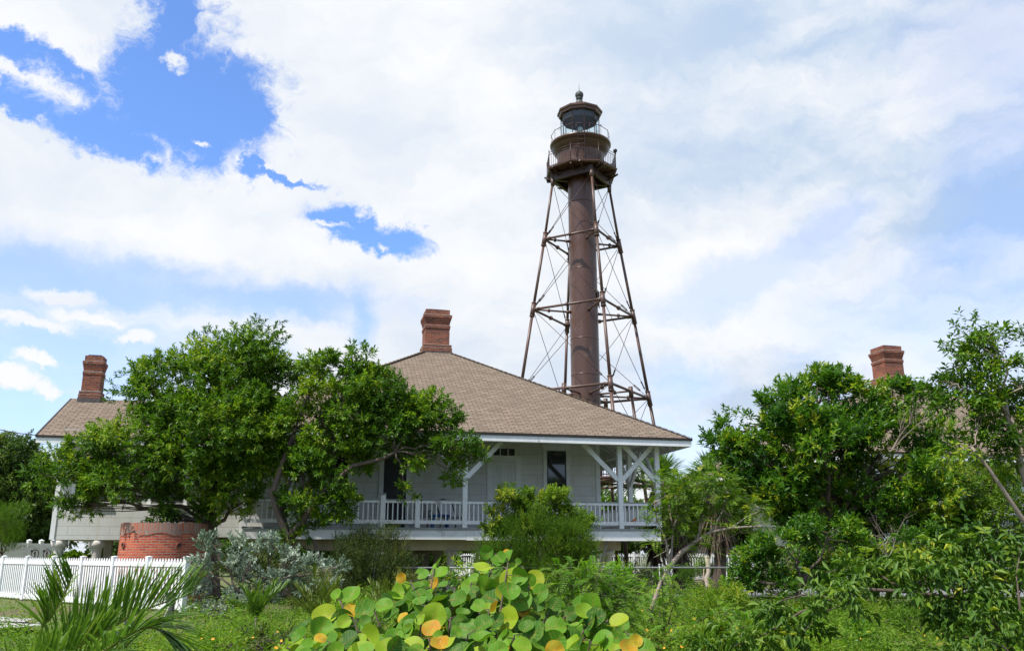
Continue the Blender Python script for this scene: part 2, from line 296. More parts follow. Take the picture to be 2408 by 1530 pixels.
# ------------------------------------------------------------------ mesh helpers
def tag(o, label=None, cat=None, group=None, kind=None):
    for k, v in (('label', label), ('category', cat), ('group', group), ('kind', kind)):
        if v: o[k] = v
    return o
def empty(name, loc=(0, 0, 0), rz=0):
    o = bpy.data.objects.new(name, None); col.objects.link(o); o.location = loc; o.rotation_euler = (0, 0, rz); o.empty_display_size = .2
    return o
def link(name, me, parent=None, loc=None, rz=None):
    o = bpy.data.objects.new(name, me); col.objects.link(o)
    if parent: o.parent = parent
    if loc is not None: o.location = loc
    if rz is not None: o.rotation_euler = (0, 0, rz)
    return o
class MB:
    """collects shapes for one mesh; faces without their own uv get metre-sized box uvs"""
    def __init__(s): s.v = []; s.f = []; s.uv = {}; s.smooth = set()
    def face(s, idx, uv=None, smooth=False):
        if uv is not None: s.uv[len(s.f)] = uv
        if smooth: s.smooth.add(len(s.f))
        s.f.append(tuple(idx))
    def quad(s, pts, uv=None):
        n = len(s.v); s.v += [tuple(p) for p in pts]; s.face(range(n, n + len(pts)), uv); return s
    def box(s, x0, x1, y0, y1, z0, z1):
        n = len(s.v)
        s.v += [(x0, y0, z0), (x1, y0, z0), (x1, y1, z0), (x0, y1, z0), (x0, y0, z1), (x1, y0, z1), (x1, y1, z1), (x0, y1, z1)]
        for q in ((3, 2, 1, 0), (4, 5, 6, 7), (0, 1, 5, 4), (1, 2, 6, 5), (2, 3, 7, 6), (3, 0, 4, 7)): s.face([n + i for i in q])
        return s
    def cbox(s, c, sx, sy, sz): return s.box(c[0] - sx / 2, c[0] + sx / 2, c[1] - sy / 2, c[1] + sy / 2, c[2] - sz / 2, c[2] + sz / 2)
    def beam(s, p, q, w, h, up=(0, 0, 1)):
        p, q = Vector(p), Vector(q); d = (q - p).normalized(); up = Vector(up)
        if abs(d.dot(up)) > .98: up = Vector((0, 1, 0))
        sx = d.cross(up).normalized() * w / 2; sy = sx.cross(d).normalized() * h / 2; n = len(s.v)
        for e in (p, q): s.v += [tuple(e - sx - sy), tuple(e + sx - sy), tuple(e + sx + sy), tuple(e - sx + sy)]
        for f in ((0, 1, 2, 3), (7, 6, 5, 4), (0, 4, 5, 1), (1, 5, 6, 2), (2, 6, 7, 3), (3, 7, 4, 0)): s.face([n + i for i in f])
        return s
    def path(s, pts, rad, n=8, cap=True):
        pts = [Vector(p) for p in pts]; m = len(pts)
        rad = rad if hasattr(rad, '__len__') else [rad] * m
        base = len(s.v); ref = None
        for i, p in enumerate(pts):
            d = (pts[min(i + 1, m - 1)] - pts[max(i - 1, 0)]).normalized()
            if ref is None: ref = Vector((1, 0, 0)) if abs(d.x) < .8 else Vector((0, 1, 0))
            x = (ref - d * ref.dot(d)).normalized(); ref = x; y = d.cross(x)
            for k in range(n):
                a = 2 * math.pi * k / n; s.v.append(tuple(p + (x * math.cos(a) + y * math.sin(a)) * rad[i]))
        for i in range(m - 1):
            for k in range(n):
                k2 = (k + 1) % n; s.face((base + i * n + k, base + i * n + k2, base + (i + 1) * n + k2, base + (i + 1) * n + k), smooth=n > 5)
        if cap: s.face([base + n - 1 - k for k in range(n)]); s.face([base + (m - 1) * n + k for k in range(n)])
        return s
    def tube(s, p, q, r0, r1=None, n=8): return s.path([p, q], [r0, r0 if r1 is None else r1], n)
    def lathe(s, prof, n=32, c=(0, 0), phase=0., smooth=True, cap0=False, cap1=False):
        base = len(s.v); R0 = max(p[0] for p in prof); L = [0]
        for a, b in zip(prof, prof[1:]): L.append(L[-1] + math.hypot(b[0] - a[0], b[1] - a[1]))
        for r, z in prof:
            for k in range(n):
                a = phase + 2 * math.pi * k / n; s.v.append((c[0] + r * math.cos(a), c[1] + r * math.sin(a), z))
        for i in range(len(prof) - 1):
            for k in range(n):
                k2 = (k + 1) % n; u0, u1 = 2 * math.pi * R0 * k / n, 2 * math.pi * R0 * (k + 1) / n
                s.face((base + i * n + k, base + i * n + k2, base + (i + 1) * n + k2, base + (i + 1) * n + k), [(u0, L[i]), (u1, L[i]), (u1, L[i + 1]), (u0, L[i + 1])], smooth)
        if cap0: s.face([base + n - 1 - k for k in range(n)])
        if cap1: s.face([base + (len(prof) - 1) * n + k for k in range(n)])
        return s
    def ball(s, c, r, n=12):
        return s.lathe([(max(1e-4, r * math.sin(math.pi * i / 8)), c[2] - r * math.cos(math.pi * i / 8)) for i in range(9)], n, c)
    def mesh(s, name, mat):
        me = bpy.data.meshes.new(name); me.from_pydata(s.v, [], s.f); me.materials.append(mat)
        ul = me.uv_layers.new(name='UVMap'); d = np.zeros((len(me.loops), 2), np.float32)
        for i, p in enumerate(me.polygons):
            if i in s.smooth: p.use_smooth = True
            if i in s.uv:
                for k, li in enumerate(p.loop_indices): d[li] = s.uv[i][k]
            else:
                nn = p.normal; ax = max(range(3), key=lambda a: abs(nn[a]))
                a, b = ((1, 2), (0, 2), (0, 1))[ax]
                for li in p.loop_indices:
                    q = me.vertices[me.loops[li].vertex_index].co; d[li] = (q[a] + .13 * ax, q[b])
        ul.data.foreach_set('uv', d.ravel())
        return me
    def build(s, name, mat, parent=None, loc=None, rz=None): return link(name, s.mesh(name, M[mat] if isinstance(mat, str) else mat), parent, loc, rz)
def np_mesh(name, verts, faces, mat, tint=None, uv=None, smooth=False):
    """verts (N,3), faces (M,k) -> mesh; tint per vertex"""
    me = bpy.data.meshes.new(name); k = faces.shape[1]; nf = len(faces)
    me.vertices.add(len(verts)); me.vertices.foreach_set('co', np.ascontiguousarray(verts, np.float32).ravel())
    me.loops.add(nf * k); me.loops.foreach_set('vertex_index', np.ascontiguousarray(faces, np.int32).ravel())
    me.polygons.add(nf); me.polygons.foreach_set('loop_start', np.arange(nf, dtype=np.int32) * k)
    if smooth: me.polygons.foreach_set('use_smooth', np.ones(nf, bool))
    if tint is not None:
        a = me.attributes.new('tint', 'FLOAT', 'POINT'); a.data.foreach_set('value', np.ascontiguousarray(tint, np.float32))
    me.update(calc_edges=True)
    if uv is not None:
        ul = me.uv_layers.new(name='UVMap'); ul.data.foreach_set('uv', np.ascontiguousarray(uv[faces.ravel()], np.float32).ravel())
    me.materials.append(M[mat] if isinstance(mat, str) else mat)
    return me
def nrm(a): return a / np.maximum(np.linalg.norm(a, axis=-1, keepdims=True), 1e-9)
UP = np.array((0, 0, 1.))
def leaf_mesh(name, base, d, n, L, W, tint, mat, fold=.25, curl=0., lite=False):
    """one folded, slightly curled leaf (four triangles) per row"""
    N = len(base); L = L[:, None]; W = W[:, None]; s = nrm(np.cross(d, n)); n = np.cross(s, d)
    if lite:
        l = base + d * L * .45 + s * W / 2 + n * W * fold; r = base + d * L * .45 - s * W / 2 + n * W * fold
        V = np.stack([base, l, base + d * L - n * L * curl, r], 1).reshape(-1, 3); i = np.arange(N)[:, None] * 4
        return np_mesh(name, V, np.concatenate([i + np.array((0, 2, 1)), i + np.array((0, 3, 2))]), mat, np.repeat(tint, 4))
    b = base; mid = base + d * L * .48 - n * L * curl * .25; tip = base + d * L - n * L * curl
    l = base + d * L * .45 + s * W / 2 + n * W * fold - n * L * curl * .2; r = base + d * L * .45 - s * W / 2 + n * W * fold - n * L * curl * .2
    V = np.stack([b, l, mid, r, tip], 1).reshape(-1, 3); i = np.arange(N)[:, None] * 5
    F = np.concatenate([i + np.array(q) for q in ((0, 2, 1), (0, 3, 2), (1, 2, 4), (2, 3, 4))])
    return np_mesh(name, V, F, mat, np.repeat(tint, 5))
def twig_leaves(rng, P, D, K, twig, L, W, spread=1.0, droop=.1, tint=None, tjit=.2, up=.7):
    """K leaves spiralling along each twig (P, D) -> arrays for leaf_mesh"""
    n = len(P); D = nrm(D); ref = np.where(np.abs(D[:, 2:3]) < .9, UP, np.array((1., 0, 0))); x = nrm(np.cross(D, ref)); y = np.cross(D, x)
    k = np.tile(np.arange(K), n); i = np.repeat(np.arange(n), K); a = k * 2.399 + np.repeat(rng.uniform(0, 6.28, n), K) + rng.normal(0, .3, n * K)
    th = spread * (1.25 - .85 * (k + .5) / K) + rng.normal(0, .15, n * K)
    rad = x[i] * np.cos(a)[:, None] + y[i] * np.sin(a)[:, None]
    d = nrm(D[i] * np.cos(th)[:, None] + rad * np.sin(th)[:, None] - UP * droop + rng.normal(0, .12, (n * K, 3)))
    base = P[i] + D[i] * (twig * (k + .5) / K)[:, None]
    nn = UP * up + D[i] * .5 + rng.normal(0, .35, (n * K, 3))
    s = rng.uniform(.55, 1.3, n * K)
    t = np.clip((tint[i] if tint is not None else .5) + rng.normal(0, tjit, n * K), 0, 1)
    return base, d, nn, L * s, W * s * rng.uniform(.85, 1.15, n * K), t
def rdir(rng, n): return nrm(rng.normal(size=(n, 3)))
def lobes_of(lst, Y):
    """(u, v, ru, rv[, dY[, ry]]) on the print -> ellipsoids in the world"""
    out = []
    for q in lst:
        u, v, ru, rv = q[:4]; y = Y + (q[4] if len(q) > 4 else 0)
        c = at(u, v, y); dd = (c.y * CP + (c.z - EYE) * SP) / FPX
        rx, rz = ru * dd, rv * dd; ry = q[5] if len(q) > 5 else min(1.9, (rx + rz) * .5)
        out.append((np.array(c), np.array((rx, ry, rz))))
    return out
def crown_twigs(rng, lobes, dens, clump=.42, shell=(.5, 1.), upw=.45, csz=1., cmul=1.0):
    """leaf-bearing twigs grouped in clumps through each lobe's outer volume"""
    P, D, T = [], [], []
    for c, r in lobes:
        area = 4 * math.pi * ((r[0] * r[1]) ** 1.6 / 3 + (r[0] * r[2]) ** 1.6 / 3 + (r[1] * r[2]) ** 1.6 / 3) ** (1 / 1.6)
        nt = max(12, int(area * dens)); ncl = max(4, int(nt / 26 / csz))
        q = rdir(rng, ncl); cc = c + q * r * rng.uniform(*shell, (ncl, 1)); cr = clump * r.mean() ** .75 * rng.uniform(.6, 1.25, (ncl, 1)) * cmul
        k = rng.integers(0, ncl, nt)
        off = rdir(rng, nt) * rng.uniform(.25, 1, (nt, 1)) ** .5 * cr[k] * np.array((1, 1, .75))
        p = cc[k] + off; ctint = rng.normal(.48, .2, ncl)
        d = (p - c) / r * .55 + off / cr[k] * .45 + UP * upw + rng.normal(0, .28, (nt, 3))
        P.append(p); D.append(d); T.append(ctint[k])
    return np.concatenate(P), nrm(np.concatenate(D)), np.concatenate(T)
def bez(p, q, bendv, n=7):
    p, q, b = Vector(p), Vector(q), Vector(bendv); m = (p + q) / 2 + b
    return [(p * (1 - t) ** 2 + m * 2 * t * (1 - t) + q * t * t) for t in (i / (n - 1) for i in range(n))]
def limbs(mb, rng, fork, lobes, P, r0, sub=9, wig=.25, low=None):
    fork0 = fork
    for c, r in lobes:
        fork = fork0 if low is None else low.lerp(Vector(fork0), float(np.clip(.35 + .9 * (c[2] - low.z) / max(.5, fork0[2] * 1.8), .45, 1)))
        ln = (Vector(c) - Vector(fork)).length
        pts = bez(fork, c, (rng.normal(0, wig), rng.normal(0, wig), ln * .10 + rng.normal(0, .1)), 8)
        pts = [pts[0]] + [p + Vector(rng.normal(0, .03 * ln ** .5, 3)) for p in pts[1:]]
        ra = r0 * (.55 + .1 * rng.random())
        mb.path(pts, [ra * (1 - .78 * i / 7) for i in range(8)], 6)
        dd = np.linalg.norm((P - c) / r, axis=1); cand = np.nonzero(dd < 1.25)[0]
        if len(cand) == 0: continue
        for j in rng.choice(cand, min(sub, len(cand)), replace=False):
            s = pts[int(rng.integers(3, 8))]; e = Vector(P[j])
            mb.path(bez(s, e, rng.normal(0, .08 * (e - s).length, 3), 5), [ra * .24, ra * .2, ra * .15, ra * .1, ra * .05], 4, False)
DM = 2.4
def make_tree(name, label, cat, seed, base, fork, lobes, leafm, dens, K, twig, L, W, r0, bark='bark', group=None, spread=1.0, droop=.1, curl=.15, clump=.42, shell=(.5, 1.), upw=.45, sub=9, tjit=.16, up=.7, trunks=None, csz=1., fold=.22, crown='crown'):
    rng = np.random.default_rng(seed); root = empty(name, tuple(base)); tag(root, label, cat, group); b = np.array(base)
    lob = [(c - b, r) for c, r in lobes]; f = Vector(fork) - Vector(base)
    P, D, T = crown_twigs(rng, lob, dens * DM, clump, shell, upw, csz)
    keep = P[:, 2] + b[2] > .05; P, D, T = P[keep], D[keep], T[keep]
    link(crown, leaf_mesh(crown, *twig_leaves(rng, P, D, K, twig, L, W, spread, droop, T, tjit, up), leafm, fold, curl, lite=True), root)
    mb = MB()
    if trunks is None:
        mb.path([tuple(v + Vector(rng.normal(0, .015, 3)) * (i > 0)) for i, v in enumerate(bez((0, 0, -.1), f, (rng.normal(0, .08), rng.normal(0, .08), 0), 6))], [r0 * (1.25 - .25 * min(i, 2) / 2 - .06 * i) for i in range(6)], 10)
        limbs(mb, rng, f, lob, P, r0, sub, low=Vector((0, 0, f.z * .35)))
    else:
        for pts, ra, idx in trunks:
            pp = [Vector(p) - Vector(base) for p in pts]
            mb.path(pp, [ra * (1 - .55 * i / (len(pp) - 1)) for i in range(len(pp))], 9)
            limbs(mb, rng, pp[-1], [lob[i] for i in idx], P, ra * .5, sub)
    mb.build('trunk', bark, root)
    return root

# ------------------------------------------------------------------ ground
def build_ground():
    rng = np.random.default_rng(3)
    xs = np.concatenate([np.linspace(-1500, -60, 10), np.linspace(-50, 50, 101), np.linspace(60, 1500, 10)])
    ys = np.concatenate([np.linspace(-200, -10, 6), np.linspace(-5, 80, 86), np.linspace(90, 2500, 14)])
    X, Y = np.meshgrid(xs, ys); Z = .06 * np.sin(X * .9 + 1.3 * np.sin(Y * .5)) * np.cos(Y * .7) + rng.normal(0, .015, X.shape)
    Z *= (np.abs(X) < 50) & (Y > -5) & (Y < 24); n = len(xs)
    V = np.stack([X, Y, Z - .03], -1).reshape(-1, 3); i = (np.arange(len(ys) - 1)[:, None] * n + np.arange(n - 1)).ravel()
    F = np.stack([i, i + 1, i + n + 1, i + n], 1)
    tag(link('ground', np_mesh('ground', V, F, 'ground', smooth=True)), kind='structure')
    def patch(name, pts, mat, z):
        c = np.mean(np.array(pts), 0); V = [(c[0], c[1], z)]; ring = []
        for j, p in enumerate(pts):
            q = pts[(j + 1) % len(pts)]
            for t in np.linspace(0, 1, 9)[:-1]:
                ring.append((p[0] + (q[0] - p[0]) * t + rng.normal(0, .12), p[1] + (q[1] - p[1]) * t + rng.normal(0, .12), z))
        V += ring; m = len(ring); F = np.array([(0, 1 + k, 1 + (k + 1) % m) for k in range(m)])
        tag(link(name, np_mesh(name, np.array(V), F, mat)), kind='structure')
    patch('sand_path', [(-13, 15.5), (-9.6, 16.4), (-9.0, 17.6), (-10.2, 19.2), (-12.5, 21.4), (-16, 23), (-20, 22)], 'sand', .07)
    patch('gravel_path', [(-5, 25.8), (4, 28.2), (8, 29.6), (14, 29.6), (30, 28), (30, 33.5), (16, 36), (8.5, 36), (5.5, 31.4), (-5, 27.6)], 'gravel', .045)
build_ground()

# ------------------------------------------------------------------ keeper's houses on iron pilings
HANG = R(13.2)
HA, HB = Vector((math.cos(HANG), math.sin(HANG), 0)), Vector((-math.sin(HANG), math.cos(HANG), 0))
HO = Vector((5.426, 33, 0))
def hw(a, b, z): return HO + HA * a + HB * b + Vector((0, 0, z))
DZ, PL = 2.26, 5.27                                       # deck level, underside of the eaves' plate
AL, AR, BF, BB = -15.80, 1.0, -1.0, 15.8                  # eaves
EZ, AZ, AC, BC, AH = 5.50, 10.03, -7.40, 7.40, .66        # eave and apex heights, apex centre and half width

def chimney(parent, c, w, z0, z1, name='chimney', wide=None):
    """corbelled brick stack: shaft, stepped base, flared cap, pale mortar bands"""
    m = MB(); x, y = c; h = z1 - z0; W = wide or w
    def blk(f, a, b): m.box(x - W * f / 2, x + W * f / 2, y - w * f / 2, y + w * f / 2, z0 + h * a, z0 + h * b)
    blk(1.16, .13, .20); blk(1.20, .06, .13); blk(1.0, .20, .58); blk(1.05, .58, .635); blk(1.0, .635, .70)
    for i, (f, a, b) in enumerate(((1.035, .70, .74), (1.075, .74, .78), (1.12, .78, .815), (1.165, .815, .865))): blk(f, a, b)
    blk(1.0, .865, 1.0)
    o = m.build(name, 'brick', parent)
    def band(f, a, t=.022):
        b = MB(); b.box(x - W * f / 2, x + W * f / 2, y - w * f / 2, y + w * f / 2, z0 + h * a, z0 + h * a + t); b.build('mortar_band', 'mortar', o)
    band(1.215, .13); band(1.185, .20, .026); band(1.062, .635); band(1.178, .865, .026)
    f = MB(); f.box(x - W * .62, x + W * .62, y - w * .62, y + w * .62, z0 - .35, z0 + h * .06); f.build('flashing', 'lead', o)
    cp = MB(); cp.box(x - W * .36, x + W * .36, y - w * .36, y + w * .36, z1 - .02, z1 + .05); cp.build('flue_cap', 'lead', o)
    return o
def hip_roof(root, detail):
    m = MB(); A0, A1, B0, B1 = AL, AR, BF, BB; a0, a1, b0, b1 = AC - AH, AC + AH, BC - AH, BC + AH
    run = b0 - B0; sl = math.hypot(run, AZ - EZ)
    def slope(p, q, r, s): # eave p->q, top r (above q side) -> s
        e = (Vector(q) - Vector(p)); L = e.length; e.normalize()
        uv = [((Vector(x) - Vector(p)).dot(e), 0 if i < 2 else sl) for i, x in enumerate((p, q, r, s))]
        m.quad((p, q, r, s), uv)
    for dz in (0,):
        slope((A0, B0, EZ), (A1, B0, EZ), (a1, b0, AZ), (a0, b0, AZ))
        slope((A1, B0, EZ), (A1, B1, EZ), (a1, b1, AZ), (a1, b0, AZ))
        slope((A1, B1, EZ), (A0, B1, EZ), (a0, b1, AZ), (a1, b1, AZ))
        slope((A0, B1, EZ), (A0, B0, EZ), (a0, b0, AZ), (a0, b1, AZ))
        m.quad(((a0, b0, AZ), (a1, b0, AZ), (a1, b1, AZ), (a0, b1, AZ)))
    roof = m.build('roof', 'shingle', root)
    u = MB(); d = .13; i = .03
    for q in (((A0, B0), (A1, B0), (a1, b0), (a0, b0)), ((A1, B0), (A1, B1), (a1, b1), (a1, b0)), ((A1, B1), (A0, B1), (a0, b1), (a1, b1)), ((A0, B1), (A0, B0), (a0, b0), (a0, b1))):
        z = (EZ - d, EZ - d, AZ - d, AZ - d)
        u.quad([(x, y, zz) for (x, y), zz in zip(q, z)][::-1])
    u.build('soffit', 'soffit', roof)
    dr = MB(); t = .035
    dr.box(A0 - t, A1 + t, B0 - t, B0 + .02, EZ - .09, EZ + .004); dr.box(A1 - .02, A1 + t, B0 + .022, B1 - .022, EZ - .09, EZ + .004)
    dr.box(A0 - t, A0 + .02, B0 + .022, B1 - .022, EZ - .09, EZ + .004); dr.box(A0 - t, A1 + t, B1 - .02, B1 + t, EZ - .09, EZ + .004)
    dr.build('drip_edge', 'drip', roof)
    fa = MB()
    fa.box(A0, A1, B0, B0 + .035, EZ - .30, EZ - .092); fa.box(A1 - .035, A1, B0 + .037, B1 - .037, EZ - .30, EZ - .092)
    fa.box(A0, A0 + .035, B0 + .037, B1 - .037, EZ - .30, EZ - .092); fa.box(A0, A1, B1 - .035, B1, EZ - .30, EZ - .092)
    fa.build('fascia', 'trim', roof)
    for p, q in (((A0, B0), (a0, b0)), ((A1, B0), (a1, b0)), ((A1, B1), (a1, b1)), ((A0, B1), (a0, b1))):
        hip = MB(); P, Q = Vector((*p, EZ + .012)), Vector((*q, AZ + .012)); n = 46
        for k in range(n):
            s, e = P.lerp(Q, k / n), P.lerp(Q, (k + 1.15) / n); hip.beam(s + Vector((0, 0, .018)), e, .24, .02)
        hip.build('hip_cap', 'shingle', roof)
    if detail:
        ra = MB()
        for k in range(28):
            a = A0 + .35 + k * .6
            q = min(3.75, A1 - a, a - A0)
            if q > .3: ra.beam((a, B0 + .04, EZ - .20), (a, B0 + q, EZ - .20 + (q - .04) * (AZ - EZ) / run), .05, .12)
        for k in range(27):
            b = B0 + .35 + k * .6
            q = min(2.3, B1 - b, b - B0)
            if q > .3: ra.beam((A1 - .04, b, EZ - .20), (A1 - q, b, EZ - .20 + (q - .04) * (AZ - EZ) / run), .05, .12)
        ra.build('rafter_frame', 'soffit', roof)
    chimney(roof, (AC, BC), 1.09, 9.97, 12.06, wide=1.09)
    return roof
def opening(root, kind, a0, a1, z0, z1, b, fw=.14, head=True, sash=True, pane='darkglass', transom=None):
    """a framed opening standing proud of the wall at depth b (outer face looks towards -b)"""
    name = 'window' if kind == 'window' else 'door'
    m = MB(); e = .045
    m.box(a0 - fw, a0, b - e, b - .002, z0 - (0 if kind == 'door' else .05), z1 + fw); m.box(a1, a1 + fw, b - e, b - .002, z0 - (0 if kind == 'door' else .05), z1 + fw)
    m.box(a0, a1, b - e - .002, b - .002, z1, z1 + fw)
    if head: m.box(a0 - fw - .05, a1 + fw + .05, b - e - .05, b - .002, z1 + fw + .002, z1 + fw + .07); m.box(a0 - fw - .02, a1 + fw + .02, b - e - .09, b - .002, z1 + fw + .072, z1 + fw + .10)
    if kind == 'window': m.box(a0 - fw - .04, a1 + fw + .04, b - e - .04, b - .002, z0 - .13, z0 - .052)
    o = m.build(name, 'trim', root)
    if kind == 'window' or pane != 'panel':
        p = MB(); p.box(a0, a1, b - .012, b - .003, z0, z1); p.build('pane' if kind == 'window' else 'screen_panel', pane, o)
        s = MB(); zm = (z0 + z1) / 2
        if sash:
            s.box(a0, a1, b - .030, b - .0125, zm - .03, zm + .03); s.box(a0, a0 + .045, b - .028, b - .0125, z0, z1); s.box(a1 - .045, a1, b - .028, b - .0125, z0, z1)
            s.box(a0 + .045, a1 - .045, b - .028, b - .0125, z1 - .05, z1); s.box(a0 + .045, a1 - .045, b - .028, b - .0125, z0, z0 + .06)
            s.build('sash', 'charcoal', o)
    else:
        p = MB(); p.box(a0, a1, b - .014, b - .003, z0, z1); p.build('door_panel', 'siding_big' if False else 'white', o)
        q = MB(); w = a1 - a0; zs = [z0 + .12, z0 + (z1 - z0) * .42, z0 + (z1 - z0) * .47, z1 - .12]
        for (x0, x1) in ((a0 + .10, a0 + w * .47), (a0 + w * .53, a1 - .10)):
            for za, zb in ((zs[0], zs[1]), (zs[2], zs[3])):
                q.box(x0, x1, b - .024, b - .0145, za, za + .035); q.box(x0, x1, b - .024, b - .0145, zb - .035, zb)
                q.box(x0, x0 + .035, b - .022, b - .0145, za + .035, zb - .035); q.box(x1 - .035, x1, b - .022, b - .0145, za + .035, zb - .035)
        q.build('panel_molding', 'trim', o)
        h = MB(); h.box(a1 - .06, a1 - .02, b - .075, b - .0145, z0 + 1.02, z0 + 1.30); h.build('handle', 'black', o)
    if transom:
        t0, t1 = transom
        t = MB(); t.box(a0, a1, b - .012, b - .003, t0, t1); tp = t.build('transom', 'darkglass', o)
        bars = MB(); w = (a1 - a0)
        for k in (1, 2): bars.box(a0 + w * k / 3 - .018, a0 + w * k / 3 + .018, b - .03, b - .0125, t0, t1)
        bars.box(a0, a1, b - .032, b - .0125, t0 - .06, t0); bars.box(a0, a1, b - .032, b - .0125, t1, t1 + .05); bars.box(a0 - .001, a0 + .05, b - .031, b - .0125, t0, t1); bars.box(a1 - .05, a1 + .001, b - .031, b - .0125, t0, t1)
        bars.build('muntin', 'trim', tp)
    return o
BAL = MB(); BAL.box(-.019, .019, -.019, .019, .0, .60); BAL_ME = BAL.mesh('baluster', M['trim'])
def railing(root, a0, a1, b, sub=True, along='a', step=.158):
    m = MB()
    def bx(x0, x1, w, z0, z1):
        if along == 'a': m.box(x0, x1, b - w, b + w, z0, z1)
        else: m.box(b - w, b + w, x0, x1, z0, z1)
    bx(a0, a1, .035, DZ + .83, DZ + .915)
    if not sub: bx(a0, a1, .032, DZ + .125, DZ + .25)
    n = max(1, int((a1 - a0) / step)); xs = [a0 + (a1 - a0) * (k + .5) / n for k in range(n)]
    if not sub:
        for x in xs:
            if along == 'a': m.box(x - .019, x + .019, b - .019, b + .019, DZ + .25, DZ + .83)
            else: m.box(b - .019, b + .019, x - .019, x + .019, DZ + .25, DZ + .83)
    o = m.build('railing' if sub else 'railing_lattice', 'trim', root)
    c = MB()
    if along == 'a': c.box(a0, a1, b - .055, b + .055, DZ + .917, DZ + .955)
    else: c.box(b - .055, b + .055, a0, a1, DZ + .917, DZ + .955)
    c.build('handrail', 'greydeck', o)
    if sub:
        c = MB(); c.box(a0, a1, b - .032, b + .032, DZ + .125, DZ + .25); c.build('bottom_rail', 'trim', o)
        for x in xs: link('baluster', BAL_ME, o, (x, b, DZ + .24))
    return o
def keeper_house(loc, label, detail):
    root = empty('keeper_house', loc, HANG); tag(root, label, 'house', "lighthouse keepers' houses")
    WB, WR = 2.8, -1.30                                    # wall planes: front, side
    w = MB(); w.box(-13.47, WR, WB, 12, 1.88, 7.0); wall = w.build('wall', 'siding_big', root)
    cb = MB(); cb.box(WR - .16, WR + .02, WB - .03, WB + .16, DZ, 6.9); cb.build('corner_board', 'trim', wall)
    hip_roof(root, detail)
    opening(root, 'window', -3.50, -2.70, DZ + .55, 5.36, WB, .15)
    if detail:
        opening(root, 'door', -5.72, -4.76, DZ + .01, 4.92, WB, .20, head=False, pane='panel', transom=(5.02, 5.40))
    opening(root, 'door', -9.92, -9.06, DZ + .01, 5.30, WB, .17, pane='screen', sash=False)
    opening(root, 'window', -12.1, -11.25, DZ + .55, 5.36, WB, .15)
    d = MB(); d.box(-14.77, .07, -.07, WB - .002, DZ - .075, DZ); d.box(WR + .002, .07, WB, 12.0, DZ - .075, DZ); deck = d.build('veranda_deck', 'greydeck', root)
    f = MB()
    f.box(-14.74, -7.22, -.04, .0, 1.86, DZ - .077); f.box(-7.215, .04, -.045, .0, 1.835, DZ - .077); f.box(0, .04, .002, 12.0, 1.86, DZ - .077); f.box(-14.74, -14.70, .002, 2.6, 1.86, DZ - .077)
    f.build('deck_fascia', 'trim', deck)
    # posts and knee braces
    def post(a, b, back=False):
        m = MB(); m.box(a - .085, a + .085, b - .085, b + .085, DZ, PL + .02); return m.build('post', 'trim', root)
    def brace(p, q, w=.10, h=.165): m = MB(); m.beam(p, q, w, h); return m.build('knee_brace', 'trim', root)
    posts = [0.0, -1.476, -7.29, -13.29, -14.70]
    for a in posts: post(a, 0)
    pl = MB(); pl.box(-14.7, .07, -.07, .07, PL + .022, PL + .20); pl.box(-.07, .07, .072, 12, PL + .022, PL + .20); pl.build('plate_beam', 'trim', root)
    zb, zt = 4.02, PL + .05
    brace((-.08, .015, zb), (-1.30, .015, zt)); brace((-1.55, 0, zb), (-2.88, 0, zt)); brace((-1.40, -.05, zb), (-.16, -.05, zt))
    brace((-7.37, 0, zb), (-8.65, 0, zt)); brace((-7.21, 0, zb), (-5.95, 0, zt))
    brace((-13.2, 0, zb), (-11.9, 0, zt)); brace((-13.37, .02, zb), (-14.55, .02, zt))
    for b in (2.85, 9.0):
        post(0, b); brace((0, b - .08, zb), (0, b - 1.3, zt)); brace((0, b + .08, zb), (0, b + 1.3, zt))
    brace((-.02, .09, zb), (-.02, 1.35, zt))
    for a in (-8.95, -10.15):
        m = MB(); m.box(a - .085, a + .085, -.085, .085, DZ, DZ + 1.10); nw = m.build('newel_post', 'trim', root)
        m = MB(); m.box(a - .11, a + .11, -.11, .11, DZ + 1.10, DZ + 1.135); m.lathe([(.13, DZ + 1.136), (.02, DZ + 1.18)], 4, (a, 0), math.pi / 4, False, True, True); m.build('post_cap', 'greydeck', nw)
    stops = [-14.70, -13.29, -10.15, -8.95, -7.29, -1.476, 0]
    for p, q in zip(stops, stops[1:]): railing(root, p + .087, q - .087, 0, detail)
    for p, q in ((.087, 2.763), (2.937, 8.913), (9.087, 12)): railing(root, p, q, 0, False, 'b')
    # underside: beams, pilings, raking struts
    for b in (.9, 4.2, 7.6, 11):
        m = MB(); m.box(-13.9, -1.22, b - .10, b + .10, 1.50, DZ - .077 if b > 2.8 else 1.86)
        if b < 1: m.box(-14.6, -13.9, b - .10, b + .10, 1.53, 1.86)
        m.build('floor_beam', 'cream', root)
    for a in (-13.3, -10.3, -7.6, -4.4, -1.7):
        for b in (.9, 4.2, 7.6, 11):
            if not detail and b > 5: continue
            m = MB(); m.lathe([(.24, 0), (.24, .08), (.15, .10), (.14, 1.28), (.20, 1.34), (.23, 1.40), (.23, 1.499)], 14, (a, b), cap1=True); m.build('piling', 'piling', root)
    for a, s in ((-1.95, -.32), (-6.62, -.30), (-12.4, .35)):
        m = MB(); m.beam((a + s * 1.5, .35, .10), (a, -.02 + .25, 1.85), .12, .12); m.build('raking_strut', 'wood', root)
    return root
house = keeper_house(HO, 'white wooden house on pilings with a big brown hip roof, in front of the lighthouse', True)

